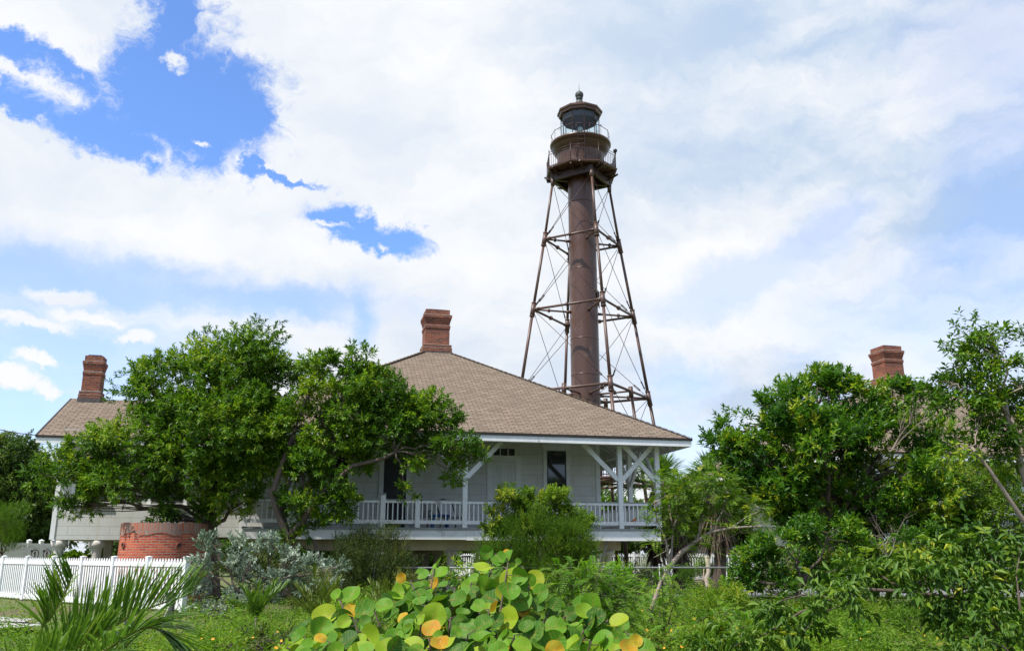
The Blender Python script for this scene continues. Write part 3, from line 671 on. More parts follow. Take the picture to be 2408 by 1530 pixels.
def wing(root):
    z0 = 1.82
    w = MB(); w.box(-20.62, -15.95, .30, 6.5, z0, 5.35); w.quad([(-20.62, .3, 5.35), (-20.62, 6.5, 5.35), (-20.62, 3.4, 6.85)]); w.box(-15.948, -13.5, .42, 6.3, z0 + .1, 5.6)
    ww = w.build('wing_wall', 'siding', root)
    c = MB(); c.box(-20.64, -20.50, .272, .298, z0, 5.3); c.build('corner_board', 'trim', ww); c = MB(); c.box(-14.86, -14.76, .395, .418, z0 + .1, 5.4); c.build('corner_board', 'trim', ww)
    dp = MB(); dp.tube((-15.92, .36, z0 + .05), (-15.92, .36, 5.2), .035); dp.build('downpipe', 'charcoal', ww)
    # gable roof
    m = MB(); A0, A1 = -21.28, -12.6; bf, br, bb = -.22, 3.40, 7.02; ze, zr = 5.07, 6.86; L = math.hypot(br - bf, zr - ze)
    m.quad([(A0, bf, ze), (A1, bf, ze), (A1, br, zr), (A0, br, zr)], [(0, 0), (A1 - A0, 0), (A1 - A0, L), (0, L)])
    m.quad([(A1, bb, ze), (A0, bb, ze), (A0, br, zr), (A1, br, zr)], [(0, 0), (A1 - A0, 0), (A1 - A0, L), (0, L)])
    rf = m.build('wing_roof', 'shingle', root)
    u = MB(); d = .12
    u.quad([(A0 + .01, br, zr - d), (A1, br, zr - d), (A1, bf, ze - d), (A0 + .01, bf, ze - d)]); u.quad([(A1, br, zr - d), (A0 + .01, br, zr - d), (A0 + .01, bb, ze - d), (A1, bb, ze - d)]); u.build('soffit', 'soffit', rf)
    dr = MB(); dr.box(A0 - .03, A1, bf - .03, bf + .02, ze - .075, ze + .004); dr.beam((A0 - .01, bf - .02, ze - .03), (A0 - .01, br, zr - .03), .05, .07); dr.beam((A0 - .01, bb, ze - .03), (A0 - .01, br, zr - .03), .05, .07); dr.build('drip_edge', 'drip', rf)
    fa = MB(); fa.box(A0, A1, bf, bf + .03, ze - .25, ze - .077); fa.beam((A0 + .02, bf + .03, ze - .16), (A0 + .02, br, zr - .16), .03, .17); fa.build('fascia', 'trim', rf)
    chimney(rf, (-20.62, 3.4), .62, 6.74, 8.42)
    for a in (-19.55, -17.2, ): opening(root, 'window', a - .5, a + .5, 3.02, 4.6, .30, .10)
    # pilings under the wing
    for a in (-20.38, -19.25, -17.6, -16.2):
        for b in (.55, 5.8):
            m = MB(); m.lathe([(.22, 0), (.2, .08), (.155, .12), (.15, 1.50), (.17, 1.56), (.23, 1.60), (.25, 1.66), (.25, 1.80)], 14, (a, b), cap1=True); m.build('piling', 'piling', root)
    m = MB(); m.box(-19.22, -18.98, 1.4, 1.64, 0, 1.80); m.build('piling', 'piling', root)
    for a, s in ((-17.95, -1.15), (-16.75, -1.15)):
        m = MB(); m.beam((a + s, .75, .45), (a, .75, 1.80), .13, .17); m.build('raking_strut', 'cream', root)
    # store room under the wing
    s = MB(); s.box(-18.5, -15.9, 3.0, 6.2, 0, 1.80); sr = s.build('storeroom_wall', 'vinyl', root)
    m = MB(); m.box(-18.9, -18.5, 2.97, 3.0, 0, 1.8); m.build('storeroom_door', 'maroon', root)
    f = MB(); f.box(-17.80, -16.98, 2.955, 2.998, .40, 1.74); lw = f.build('louvred_window', 'maroon', root)
    p = MB()
    for k in range(5): p.box(-17.73, -17.05, 2.925, 2.953, .50 + k * .24, .70 + k * .24)
    p.build('louvre_slat', 'galv', lw)
    n = MB(); n.box(-16.80, -16.50, 2.97, 2.998, 1.02, 1.24); sg = n.build('notice', 'galv', root)
    n = MB(); n.box(-16.785, -16.515, 2.962, 2.969, 1.035, 1.225)
    pl = n.build('notice_plate', 'plasticw', sg)
    t = MB()
    for k in range(4): t.box(-16.76, -16.56 + .02 * (k % 2), 2.956, 2.961, 1.185 - k * .042, 1.20 - k * .042)
    t.build('notice_text', 'charcoal', sg)
wing(house)
house2 = keeper_house(HO + HA * 24.2 + HB * 1.1 + Vector((0, 0, -.12)), 'second brown-roofed keeper house mostly hidden behind trees with a red chimney', False)

# ------------------------------------------------------------------ iron lighthouse
def lighthouse():
    root = empty('lighthouse', (4.283, 50, 0), .26)
    tag(root, 'tall brown iron skeleton lighthouse with a central tube, two galleries and a dark lantern', 'lighthouse')
    LV = [(23.40, 1.85), (19.645, 2.406), (15.207, 3.155), (10.254, 3.954), (5.2, 4.77), (0.05, 5.60)]
    dirs = [(0, -1), (1, 0), (0, 1), (-1, 0)]
    def nd(k, L): r = LV[L][1]; return Vector((dirs[k % 4][0] * r, dirs[k % 4][1] * r, LV[L][0]))
    # central tube
    z = [5.0 + 2.14 * i for i in range(9)] + [23.9]; prof = []
    for i, zz in enumerate(z):
        prof.append((.855 - .0018 * (zz - 5), zz))
    m = MB(); m.lathe(prof, 48, cap0=True); cl = m.build('column', 'iron', root)
    for zz in z[1:-1]:
        r = .855 - .0018 * (zz - 5) + .008; m = MB(); m.lathe([(r - .02, zz - .03), (r, zz - .028), (r, zz + .028), (r - .02, zz + .03)], 48); m.build('plate_seam', 'iron', cl)
    # little barred window low on the shaded side
    wa = R(-28); c = Vector((math.cos(wa), math.sin(wa), 0)); tn = Vector((-c.y, c.x, 0))
    m = MB()
    m.quad([c * .87 + tn * s * .24 + Vector((0, 0, zz)) for s, zz in ((-1, 15.55), (1, 15.55), (1, 16.45), (-1, 16.45))]); wn = m.build('window', 'darkglass', cl)
    m = MB()
    for k in range(4): m.beam(c * .90 + tn * (-.24 + .16 * k) + Vector((0, 0, 15.5)), c * .90 + tn * (-.24 + .16 * k) + Vector((0, 0, 16.5)), .03, .03)
    for k in range(6): m.beam(c * .905 - tn * .26 + Vector((0, 0, 15.55 + .18 * k)), c * .905 + tn * .26 + Vector((0, 0, 15.55 + .18 * k)), .03, .03)
    m.build('window_grille', 'iron_dark', cl)
    for k in range(4):
        m = MB()
        for L in range(5):
            p, q = nd(k, L), nd(k, L + 1); m.tube(p, q, .074 + .007 * L, .080 + .007 * L, 12)
        leg = m.build('leg', 'iron_leg', root)
        for L in (1, 2, 3, 4):
            j = MB(); p = nd(k, L); d = (nd(k, L + 1) - nd(k, L)).normalized(); j.tube(p - d * .38, p + d * .42, .135, .145, 12)
            j.tube(p - d * .42, p - d * .37, .155, .155, 12); j.tube(p + d * .40, p + d * .45, .16, .16, 12); j.build('joint_casting', 'iron_leg', leg)
        j = MB(); j.tube(nd(k, 0) + Vector((0, 0, .25)), nd(k, 0) - Vector((0, 0, .25)), .13, .12, 12); j.build('joint_casting', 'iron_leg', leg)
        f = MB(); p = nd(k, 5); f.lathe([(.5, -.05), (.5, .10), (.28, .16), (.2, .45)], 16, (p.x, p.y)); f.build('foot_plate', 'iron_leg', leg)
    for L in (1, 2, 3, 4):
        for k in range(4):
            p, q = nd(k, L), nd(k + 1, L); m = MB(); m.tube(p, q, .062 + .004 * L, None, 10)
            mid = (p + q) / 2; d = (q - p).normalized(); m.tube(mid - d * .05, mid + d * .05, .13, .13, 12); m.tube(p + d * .05, p + d * .40, .095, .09, 10); m.tube(q - d * .40, q - d * .05, .09, .095, 10)
            m.build('strut', 'iron_leg', root)
            # radial strut from the leg to the tube
            pr = nd(k, L); e = Vector((dirs[k][0] * .84, dirs[k][1] * .84, pr.z)); m = MB(); m.tube(pr, e, .055, None, 10)
            rd = (e - pr).normalized(); mm = pr.lerp(e, .42); m.tube(mm - rd * .05, mm + rd * .05, .12, .12, 12); m.tube(e - rd * .30, e, .075, .09, 10); m.build('radial_strut', 'iron_leg', root)
    # tie rods: an X in each bay of each face, with turnbuckles
    for L in range(5):
        for k in range(4):
            for (a, b) in ((nd(k, L), nd(k + 1, L + 1)), (nd(k + 1, L), nd(k, L + 1))):
                if L >= 3:                               # below the third ring each face has a mid post
                    pass
                m = MB(); m.tube(a, b, .017, None, 6); t = a.lerp(b, .86); d = (b - a).normalized()
                s = d.cross(Vector((dirs[k][0] + dirs[(k + 1) % 4][0], dirs[k][1] + dirs[(k + 1) % 4][1], 0))).normalized() * .045
                m.tube(t - d * .20 + s, t + d * .20 + s, .016, None, 6); m.tube(t - d * .20 - s, t + d * .20 - s, .016, None, 6); m.tube(t - d * .25, t - d * .19, .05, .05, 8); m.tube(t + d * .19, t + d * .25, .05, .05, 8)
                m.build('tie_rod', 'iron_dark', root)
    for k in range(4):
        p = (nd(k, 3) + nd(k + 1, 3)) / 2; q = (nd(k, 5) + nd(k + 1, 5)) / 2; q.z = 0
        m = MB(); m.tube(p + Vector((0, 0, .2)), q, .085, .10, 12); m.tube(p - (p - q).normalized() * .35, p + Vector((0, 0, .25)), .13, .13, 12); m.build('mid_post', 'iron_leg', root)
        c4 = (nd(k, 4) + nd(k + 1, 4)) / 2
        e = Vector((p.x, p.y, 0)).normalized() * .84; e.z = p.z; m = MB(); m.tube(p, e, .055, None, 10); mm = p.lerp(e, .5); rd = (e - p).normalized(); m.tube(mm - rd * .05, mm + rd * .05, .12, .12, 12); m.build('radial_strut', 'iron_leg', root)
    # stair landing low on the tube
    m = MB(); m.box(-1.9, 1.9, -1.9, 1.9, 5.35, 5.45); ld = m.build('landing', 'iron', root)
    m = MB()
    for s in (-1, 1):
        for t in np.linspace(-1.85, 1.85, 15): m.beam((t, s * 1.85, 5.45), (t, s * 1.85, 6.5), .03, .03); m.beam((s * 1.85, t, 5.45), (s * 1.85, t, 6.5), .03, .03)
        for zz in (5.6, 6.5): m.beam((-1.9, s * 1.85, zz), (1.9, s * 1.85, zz), .05, .05); m.beam((s * 1.85, -1.9, zz), (s * 1.85, 1.9, zz), .05, .05)
    m.build('railing_lattice', 'iron_dark', ld)
    m = MB()
    for i in range(20): m.box(-2.9 - .28 * i, -1.9 - .0 * i if i == 0 else -2.62 - .28 * i, -.6, .6, 5.28 - .27 * i, 5.33 - .27 * i)
    m.build('stair_tread_rib', 'iron', ld)
    # ---- lower gallery: octagonal deck on square beams
    o8 = R(22.5) - .26 + R(2)
    gal = MB(); RR = 2.27
    gal.lathe([(.84, 24.02), (RR - .02, 24.02), (RR, 24.05), (RR + .03, 24.10), (RR + .03, 24.17), (1.48, 24.17)], 8, phase=o8, smooth=False)
    lg = gal.build('lower_gallery', 'iron', root)
    b = MB()
    for k in range(4):
        p, q = nd(k, 0), nd(k + 1, 0); d = (q - p).normalized() * .12; b.beam(p - d + Vector((0, 0, .32)), q + d + Vector((0, 0, .32 + .003 * (k % 2))), .16, .42)
        e = Vector((dirs[k][0] * .8, dirs[k][1] * .8, 23.72)); b.beam(nd(k, 0) + Vector((0, 0, .31)), e, .14, .38)
        for s in (-1, 1):
            mid = (p + q) / 2 + Vector((0, 0, .3)); out = Vector((mid.x, mid.y, 0)).normalized(); tg = Vector((-out.y, out.x, 0))
            b.beam(mid + tg * s * .85 - out * .0, mid + tg * s * .9 + out * .78 + Vector((0, 0, .32)), .07, .10)
    for k in range(8):
        a = o8 + math.pi / 4 * k; b.beam((.85 * math.cos(a), .85 * math.sin(a), 23.85), ((RR - .05) * math.cos(a), (RR - .05) * math.sin(a), 23.985), .08, .16)
    for k in range(7):
        x = -1.8 + .6 * k; h = math.sqrt(max(0, 2.0 ** 2 - x * x)); b.beam((x, -h, 24.0), (x, h, 24.0), .06, .035)
    b.build('beam_frame', 'iron_dark', lg)
    def gal_rail(parent, rad, z, h, n, phase, every, ballr, bar=.012, ringz=(0.05,), post=.022):
        m = MB(); P = [Vector((rad * math.cos(phase + 2 * math.pi * k / n), rad * math.sin(phase + 2 * math.pi * k / n), z)) for k in range(n)]
        for k in range(n):
            p, q = P[k], P[(k + 1) % n]
            m.tube(p, p + Vector((0, 0, h + .06)), post, None, 8)
            if ballr: m.ball(p + Vector((0, 0, h + .10)), ballr, 8)
            for zz in (h,) + ringz: m.tube(p + Vector((0, 0, zz)), q + Vector((0, 0, zz)), .018, None, 6)
            for j in range(1, every):
                s = p.lerp(q, j / every); m.tube(s + Vector((0, 0, ringz[0])), s + Vector((0, 0, h - .14 if len(ringz) > 1 else h)), bar, None, 5)
        return m.build('gallery_railing_lattice', 'iron_dark', parent)
    gal_rail(lg, RR - .06, 24.17, .98, 8, o8, 10, .042, .013, (.08, .84), .028)
    m = MB(); a = o8 + math.pi / 4 * 7; p = Vector(((RR - .06) * math.cos(a), (RR - .06) * math.sin(a), 25.35)); m.ball(p, .13, 12); m.tube(p - Vector((0, 0, .25)), p, .05, .07); m.build('signal_lamp', 'black', lg)
    # ---- watch room drum and upper gallery
    m = MB(); m.lathe([(1.47, 24.17), (1.50, 24.2), (1.47, 24.26), (1.46, 25.30), (1.48, 25.34), (1.56, 25.42), (1.70, 25.60), (1.80, 25.78)], 48); dr = m.build('watch_room', 'iron', root)
    dg = R(250); m = MB()
    for s in (-1, 1): m.beam((1.462 * math.cos(dg) + .36 * s, 1.462 * math.sin(dg), 24.2), (1.462 * math.cos(dg) + .36 * s, 1.462 * math.sin(dg), 25.3), .05, .05)
    m.beam((1.47 * math.cos(dg) - .36, 1.47 * math.sin(dg) + .0, 25.3), (1.47 * math.cos(dg) + .36, 1.47 * math.sin(dg), 25.3), .05, .05)
    m.build('door_frame', 'iron', dr)
    m = MB(); m.lathe([(1.50, 25.62), (1.86, 25.94), (1.90, 25.98), (1.90, 26.08), (1.84, 26.10), (1.1, 26.12)], 64); ug = m.build('upper_gallery', 'iron', root)
    gal_rail(ug, 1.82, 26.1, .62, 14, .2, 1, 0, .01, (), .012)
    m = MB(); la = R(252)                                # ladder between the galleries
    ex, ey = math.cos(la), math.sin(la); tx, ty = -ey, ex
    for s in (-1, 1): m.beam((1.60 * ex + tx * .21 * s, 1.60 * ey + ty * .21 * s, 24.2), (1.99 * ex + tx * .21 * s, 1.99 * ey + ty * .21 * s, 26.25), .045, .045)
    for k in range(8):
        t = k / 8 + .06; r = 1.60 + .39 * t; zz = 24.2 + 2.05 * t; m.beam((r * ex - tx * .21, r * ey - ty * .21, zz), (r * ex + tx * .21, r * ey + ty * .21, zz), .03, .03)
    m.build('ladder', 'iron_dark', root)
    # ---- ten-sided lantern
    n, rl, ph = 10, 1.20, R(-90 + 8) - .26
    V = [(rl * math.cos(ph + 2 * math.pi * k / n), rl * math.sin(ph + 2 * math.pi * k / n)) for k in range(n)]
    m = MB(); m.lathe([(rl + .03, 26.12), (rl + .03, 26.30), (rl - .06, 26.32)], n, phase=ph, smooth=False); ln = m.build('lantern', 'iron', root)
    for k in range(n):
        a, b2 = V[k], V[(k + 1) % n]
        m = MB(); m.quad([(*a, 26.32), (*b2, 26.32), (*b2, 28.02), (*a, 28.02)]); m.build('pane', 'glass', ln)
        m = MB(); m.beam((*a, 26.3), (*a, 28.05), .035, .05); m.build('mullion', 'iron_dark', ln)
        m = MB(); ang = ph + 2 * math.pi * k / n; m.lathe([(.055, -.01), (.07, 0), (.055, .01)], 10); h = m.build('hand_ring', 'iron_dark', ln); h.location = (1.30 * math.cos(ang), 1.30 * math.sin(ang), 27.35); h.rotation_euler = (math.pi / 2, 0, ang)
    m = MB(); m.lathe([(.30, 26.13), (.30, 26.6), (.12, 26.65), (.12, 26.9)], 16, cap1=True); m.build('lamp_pedestal', 'iron_dark', ln)
    m = MB(); m.lathe([(.02, 26.90), (.16, 26.93), (.19, 27.05), (.19, 27.22), (.12, 27.34), (.02, 27.36)], 20); m.build('lamp_lens', 'lens', ln)
    m = MB(); m.lathe([(.02, 28.10), (rl + .02, 28.06), (rl + .06, 28.0), (rl + .13, 28.04), (rl + .16, 28.16), (rl + .24, 28.22), (rl + .24, 28.33), (rl + .18, 28.37), (.9, 28.62), (.28, 28.98), (.20, 29.05)], n, phase=ph, smooth=False, cap1=True); rf = m.build('lantern_roof', 'iron', root)
    m = MB(); m.lathe([(.01, 28.085), (rl - .03, 28.045)], n, phase=ph, smooth=False); m.build('dark_ceiling', 'slate', rf)
    m = MB(); m.lathe([(rl - .09, 27.66), (rl - .07, 28.04)], n, phase=ph, smooth=False); m.build('dark_blind', 'slate', ln)
    m = MB(); m.lathe([(.24, 28.97), (.24, 29.12), (.17, 29.16), (.16, 29.26), (.22, 29.30), (.22, 29.36), (.15, 29.38)], 16, cap1=True); m.ball((0, 0, 29.585), .27, 20); m.build('ventilator_ball', 'copper', rf)
    m = MB(); m.tube((0, 0, 29.8), (0, 0, 30.45), .022, .004, 6); m.build('lightning_rod', 'copper', rf)
    return root
lighthouse()

# ------------------------------------------------------------------ round brick cistern
def cistern():
    c = at(383, 1300, 26.5); root = empty('brick_cistern', (c.x, c.y, 0)); tag(root, 'low round orange-red brick cistern behind the white picket fence', 'cistern')
    m = MB(); m.lathe([(1.27, 0), (1.25, .6), (1.225, 1.2), (1.205, 1.97)], 64); w = m.build('brick_wall', 'brick_bright', root)
    rng = np.random.default_rng(5); m = MB(); n = 64; base = 0
    top = [2.24 + rng.normal(0, .014) for _ in range(n)]; low = [1.93 + .05 * math.sin(k * .9) + rng.normal(0, .02) for k in range(n)]
    for r, zz in ((1.222, low), (1.222, top), (1.0, top)):
        for k in range(n): a = 2 * math.pi * k / n; m.v.append((r * math.cos(a), r * math.sin(a), zz[k]))
    for L in range(2):
        for k in range(n): k2 = (k + 1) % n; m.face((L * n + k, L * n + k2, (L + 1) * n + k2, (L + 1) * n + k))
    m.build('plaster_rim', 'rim', root)
    for u in (324, 448):
        x = (u - 385) / 95 * 1.2; y = -math.sqrt(1.22 ** 2 - x * x); d = Vector((x, y, 0)).normalized()
        m = MB(); p = Vector((x, y, 1.62)); ring = [(.075, 0), (.105, 0)]
        t = MB(); N = 16; X = Vector((-d.y, d.x, 0))
        for r, off in ((.055, -.10), (.055, .035), (.085, .03), (.09, -.02)):
            for k in range(N): a = 2 * math.pi * k / N; t.v.append(tuple(p + d * off + X * r * math.cos(a) + Vector((0, 0, r * math.sin(a)))))
        for L in range(3):
            for k in range(N): t.face((L * N + k, L * N + (k + 1) % N, (L + 1) * N + (k + 1) % N, (L + 1) * N + k), smooth=True)
        po = t.build('pipe_hole', 'terracotta', root)
        h = MB(); h.v = [tuple(p - d * -.012 + X * .056 * math.cos(2 * math.pi * k / N) + Vector((0, 0, .056 * math.sin(2 * math.pi * k / N)))) for k in range(N)]; h.face(range(N)); h.build('bore_shade_disc', 'black', po)  # flat black disc in the pipe mouth, painting the darkness of a hole
cistern()

# ------------------------------------------------------------------ white picket fences
PK = MB(); PK.box(-.022, .022, -.010, .010, .10, 1.17); PK.v += [(-.022, -.010, 1.17), (.022, -.010, 1.17), (.022, .010, 1.17), (-.022, .010, 1.17), (0, -.01, 1.225), (0, .01, 1.225)]
PK.f += [(8, 9, 12), (10, 11, 13), (9, 10, 13, 12), (11, 8, 12, 13)]; PK_ME = PK.mesh('picket', M['vinyl'])
def picket_fence(p, q, npan, H, label, each=True, group=None):
    p, q = Vector(p), Vector(q); d = q - p; L = d.length; rz = math.atan2(d.y, d.x)
    root = empty('picket_fence', p, rz); tag(root, label, 'fence', group); step = L / npan; s = H / 1.25; mb = MB()
    for i in range(npan + 1):
        x = i * step; m = MB(); m.box(x - .066, x + .066, -.066, .066, 0, H - .01); po = m.build('fence_post', 'vinyl', root)
        c = MB(); c.lathe([(.104, H - .01), (.104, H + .012), (.01, H + .035)], 4, (x, 0), math.pi / 4, False, True, True); c.build('post_cap', 'vinyl', po)
        if i < npan:
            for z0, z1 in ((.86 * H, .95 * H - .02), (.06 * H, .13 * H)):
                m = MB(); m.box(x + .068, x + step - .068, -.032, .032, z0 - .05, z1 - .035 if z0 > .5 else z1); m.build('rail', 'vinyl', root)
            n = int((step - .13) / .135)
            for k in range(n):
                xx = x + .064 + (step - .128) * (k + .5) / n
                if each: o = link('picket', PK_ME, root, (xx, 0, 0)); o.scale = (1.65, 1, s)
                else: mb.box(xx - .03, xx + .03, -.01, .01, .1, H * .96)
    if not each: mb.build('picket_slat', 'vinyl', root)
    return root
f0, f1 = at(-40, 1300, 31.0), at(441, 1300, 22.6); f0.z = 0; f1.z = -.02
picket_fence(f0, f1, 7, 1.30, 'white picket fence running in front of the brick cistern to the silver shrub', True)
for u0, u1, Y in ((930, 1180, 57), (1380, 1600, 56), (1580, 1760, 49)):
    a, b = at(u0, 1300, Y), at(u1, 1300, Y); a.z = b.z = 0
    picket_fence(a, b, max(2, int((b - a).length / 2.4)), 1.45, {930: 'far white picket fence seen between the pilings under the house', 1380: 'far white picket fence beyond the raking strut at the porch end', 1580: 'far white picket fence beyond the leaning branch and the bleached post'}[u0], False, None)

# white enclosure with two gate doors, left of the wing
def gate():
    p = at(-25, 1300, 34.2); q = at(122, 1300, 36.2); p.z = q.z = 0; d = q - p; L = d.length
    root = empty('board_gate', p, math.atan2(d.y, d.x)); tag(root, 'tall white board enclosure with two gate leaves marked by ring emblems', 'gate'); H = 1.86
    m = MB(); m.box(0, L * .60, -.03, .03, .05, H - .06); m.build('side_panel', 'vinyl', root)
    for x in (.0, L * .60, L * .80, L): m = MB(); m.box(x - .07, x + .07, -.07, .07, 0, H); po = m.build('gate_post', 'vinyl', root); c = MB(); c.lathe([(.11, H), (.11, H + .03), (.01, H + .08)], 4, (x, 0), math.pi / 4, False, True, True); c.build('post_cap', 'vinyl', po)
    for x0, x1 in ((L * .60 + .08, L * .80 - .08), (L * .80 + .08, L - .08)):
        m = MB(); m.box(x0, x1, -.05, -.005, .06, H - .08); lf = m.build('gate_leaf', 'vinyl', root)
        cx, cz = (x0 + x1) / 2 + .02, 1.36; e = MB(); N = 28
        for r0, r1 in ((.13, .155),):
            for k in range(N):
                a, b = 2 * math.pi * k / N, 2 * math.pi * (k + 1) / N
                e.quad([(cx + r * math.cos(t), -.056, cz + r * 1.25 * math.sin(t)) for r, t in ((r0, a), (r1, a), (r1, b), (r0, b))][::-1])
        e.box(cx - .02, cx + .02, -.056, -.051, cz - .12, cz + .12); e.box(cx - .05, cx + .02, -.057, -.051, cz + .02, cz + .08); e.box(cx - .10, cx + .10, -.056, -.051, cz - .26, cz - .245); e.box(cx - .10, cx + .10, -.056, -.051, cz + .24, cz + .25)
        e.build('ring_emblem', 'maroon', lf)
        hn = MB()
        for zz in (1.45, .6): hn.box(x0 - .06, x0 + .08, -.065, -.051, zz, zz + .07)
        hn.build('hinge', 'black', lf)
        hd = MB(); hd.path([(x1 - .25, -.06, .55), (x1 - .25, -.06, .82), (x1 - .18, -.06, .88)], .014, 6); hd.build('latch', 'black', lf)
gate()

# chain-link fence: galvanised top rail, posts, woven wire
def chainlink():
    p, q = at(880, 1335, 25.2), at(1990, 1322, 25.6); p.z = q.z = 0; d = q - p; L = d.length; H = at(1400, 1334, 25.2).z
    root = empty('chain_link_fence', p, math.atan2(d.y, d.x)); tag(root, 'low grey chain-link fence with a galvanised top rail in front of the house', 'fence')
    m = MB(); m.tube((0, 0, H), (L, 0, H), .024, None, 8); m.build('top_rail', 'galv', root)
    for i in range(6):
        m = MB(); x = L * i / 5; m.tube((x, 0, 0), (x, 0, H + .05), .028, None, 8); m.ball((x, 0, H + .07), .035, 8); m.build('fence_post', 'galv', root)
    w = MB(); s = .11; n = int(L / s)
    for k in range(n):
        x = k * s
        for dr in (1, -1):
            a, b = x + (0 if dr > 0 else H), x + (H if dr > 0 else 0)
            if max(a, b) > L: continue
            w.beam((a, .026 + .002 * dr, .02), (b, .026 + .002 * dr, H + .02), .0025, .0025)
    w.build('wire_mesh', 'charcoal', root)
chainlink()

# charcoal posts with a sagging rope, beside the sand path
def ropefence():
    pts = [gnd(299, 1560), gnd(395, 1478), gnd(427, 1424)]
    hs = [at(299, 1458, pts[0].y).z, at(395, 1392, pts[1].y).z, at(428, 1363, pts[2].y).z]
    root = empty('rope_fence', tuple(pts[0])); tag(root, 'short charcoal posts joined by a sagging grey rope', 'fence'); b = pts[0]
    for p, h in zip(pts, hs):
        r = p - b; m = MB(); m.box(r.x - .065, r.x + .065, r.y - .065, r.y + .065, 0, h); m.build('fence_post', 'charcoal', root)
    m = MB()
    for i in range(2):
        a, e = pts[i] - b + Vector((0, 0, hs[i] - .15)), pts[i + 1] - b + Vector((0, 0, hs[i + 1] - .15))
        m.path([a.lerp(e, t) - Vector((0, 0, .38 * 4 * t * (1 - t))) for t in np.linspace(0, 1, 10)], .018, 6)
    m.build('rope', 'rope', root)
ropefence()

# ------------------------------------------------------------------ porch furniture
def plastic_chair(a, b, rz, mat, label, name='plastic_chair', group=None):
    root = empty(name, hw(a, b, DZ), HANG + rz); tag(root, label, 'chair', group)
    m = MB(); m.box(-.23, .23, -.22, .22, .40, .435); m.build('seat', mat, root)
    k = MB(); pts = []
    for i in range(9):
        t = i / 8 * 2 - 1; k.quad([(t * .24 - .028, .21, .45), (t * .24 + .028, .21, .45), (t * .25 + .028, .33, .82 + .10 * (1 - t * t)), (t * .25 - .028, .33, .82 + .10 * (1 - t * t))]); 
    k.path([(.27 * math.sin(s), .225 + .11 * math.cos(s), .52 + .41 * math.cos(s)) for s in np.linspace(-1.57, 1.57, 12)], .02, 6); k.build('backrest', mat, root)
    for sx in (-1, 1):
        for sy in (-1, 1): m = MB(); m.beam((sx * .24, sy * .24, 0), (sx * .21, sy * .2, .40), .045, .045); m.build('leg', mat, root)
        m = MB(); m.path([(sx * .26, .24, .62), (sx * .28, -.05, .65), (sx * .27, -.22, .60), (sx * .24, -.22, .43)], .02, 6); m.build('armrest', mat, root)
plastic_chair(-13.75, .85, .5, 'plasticw', 'white plastic armchair at the end of the porch nearest the brick cistern', group=None)
plastic_chair(-11.9, .95, -.4, 'plasticw', 'white plastic armchair behind the porch railing under the spreading tree', group=None)
plastic_chair(-8.55, 1.35, .2, 'plasticg', 'grey-brown armchair on the porch just beside the blue table')
def porch_table():
    root = empty('side_table', hw(-8.05, .75, DZ), HANG); tag(root, 'low blue plastic table on the porch behind the railing', 'table')
    m = MB(); m.lathe([(.02, .42), (.40, .42), (.42, .44), (.40, .47), (.02, .475)], 20); m.build('table_top', 'plasticb', root)
    for sx in (-1, 1):
        for sy in (-1, 1): m = MB(); m.beam((sx * .27, sy * .27, 0), (sx * .22, sy * .22, .42), .05, .05); m.build('leg', 'plasticb', root)
porch_table()
def lounge():
    root = empty('lounge_chair', hw(-7.55, 1.25, DZ), HANG + .35); tag(root, 'black and white striped lounge chair on the porch beside the post', 'chair')
    m = MB()
    for k in range(10): m.beam((-.28 + .062 * k, .26, .42), (-.34 + .062 * k, .50, 1.02), .034, .02)
    bk = m.build('backrest', 'plasticw', root)
    m = MB(); m.path([(-.32, .25, .40), (-.40, .52, 1.02), (-.05, .54, 1.08), (.27, .52, 1.02), (.33, .25, .40)], .026, 8); m.build('back_frame', 'black', root)
    m = MB(); m.box(-.30, .30, -.30, .24, .38, .42); m.build('seat', 'plasticg', root)
    for sx in (-1, 1):
        for sy in (-1, 1): m = MB(); m.beam((sx * .33, sy * .26, 0), (sx * .30, sy * .24, .38), .03, .03); m.build('leg', 'black', root)
lounge()
def cloth():
    root = empty('hanging_towel', hw(-13.62, 1.2, DZ + .8), HANG); tag(root, 'red and blue towel hanging on the porch behind the forked trunk', 'towel')
    for mat, x0, x1, z0, z1 in (('towel_red', 0, .34, .1, .62), ('towel_blue', 0, .34, -.22, .098)):
        if mat not in M: M[mat] = mottled(mat, *(((.62, .03, .04), (.45, .25, .25)) if 'red' in mat else ((.03, .10, .5), (.3, .4, .6))), scale=4, rough=.9)
        m = MB(); n = 10
        for k in range(n):
            a, b = x0 + (x1 - x0) * k / n, x0 + (x1 - x0) * (k + 1) / n
            m.quad([(a, .03 * math.sin(k * 1.4), z0), (b, .03 * math.sin(k * 1.4 + 1.4), z0), (b, .03 * math.sin(k * 1.4 + 1.4), z1), (a, .03 * math.sin(k * 1.4), z1)])
        m.build('cloth_stripe', mat, root)
    m = MB(); m.tube((-.1, 0, .64), (.5, 0, .64), .012, None, 6); m.tube((-.1, 0, -.8), (-.1, 0, .66), .015, None, 6); m.tube((.5, 0, -.8), (.5, 0, .66), .015, None, 6); m.build('drying_rack', 'plasticw', root)
cloth()
def cardinal():
    p = hw(-.98, -.02, DZ + .255); root = empty('red_bird', p, HANG); tag(root, 'small orange-red bird perched on the lower porch rail near the corner post', 'bird')
    bm = MB(); bm.path([(-.13, 0, .015), (-.06, 0, .035), (0, 0, .06), (.05, 0, .09), (.075, 0, .125), (.095, 0, .135)], [.012, .022, .042, .040, .028, .006], 10)
    bm.path([(.01, .012, 0), (.015, .012, .04)], .005, 5); bm.path([(.01, -.012, 0), (.015, -.012, .04)], .005, 5)
    if 'bird' not in M: M['bird'] = mottled('orange_red_feathers', (.50, .12, .035), (.36, .07, .02), 20, .8)
    bm.build('body', 'bird', root)
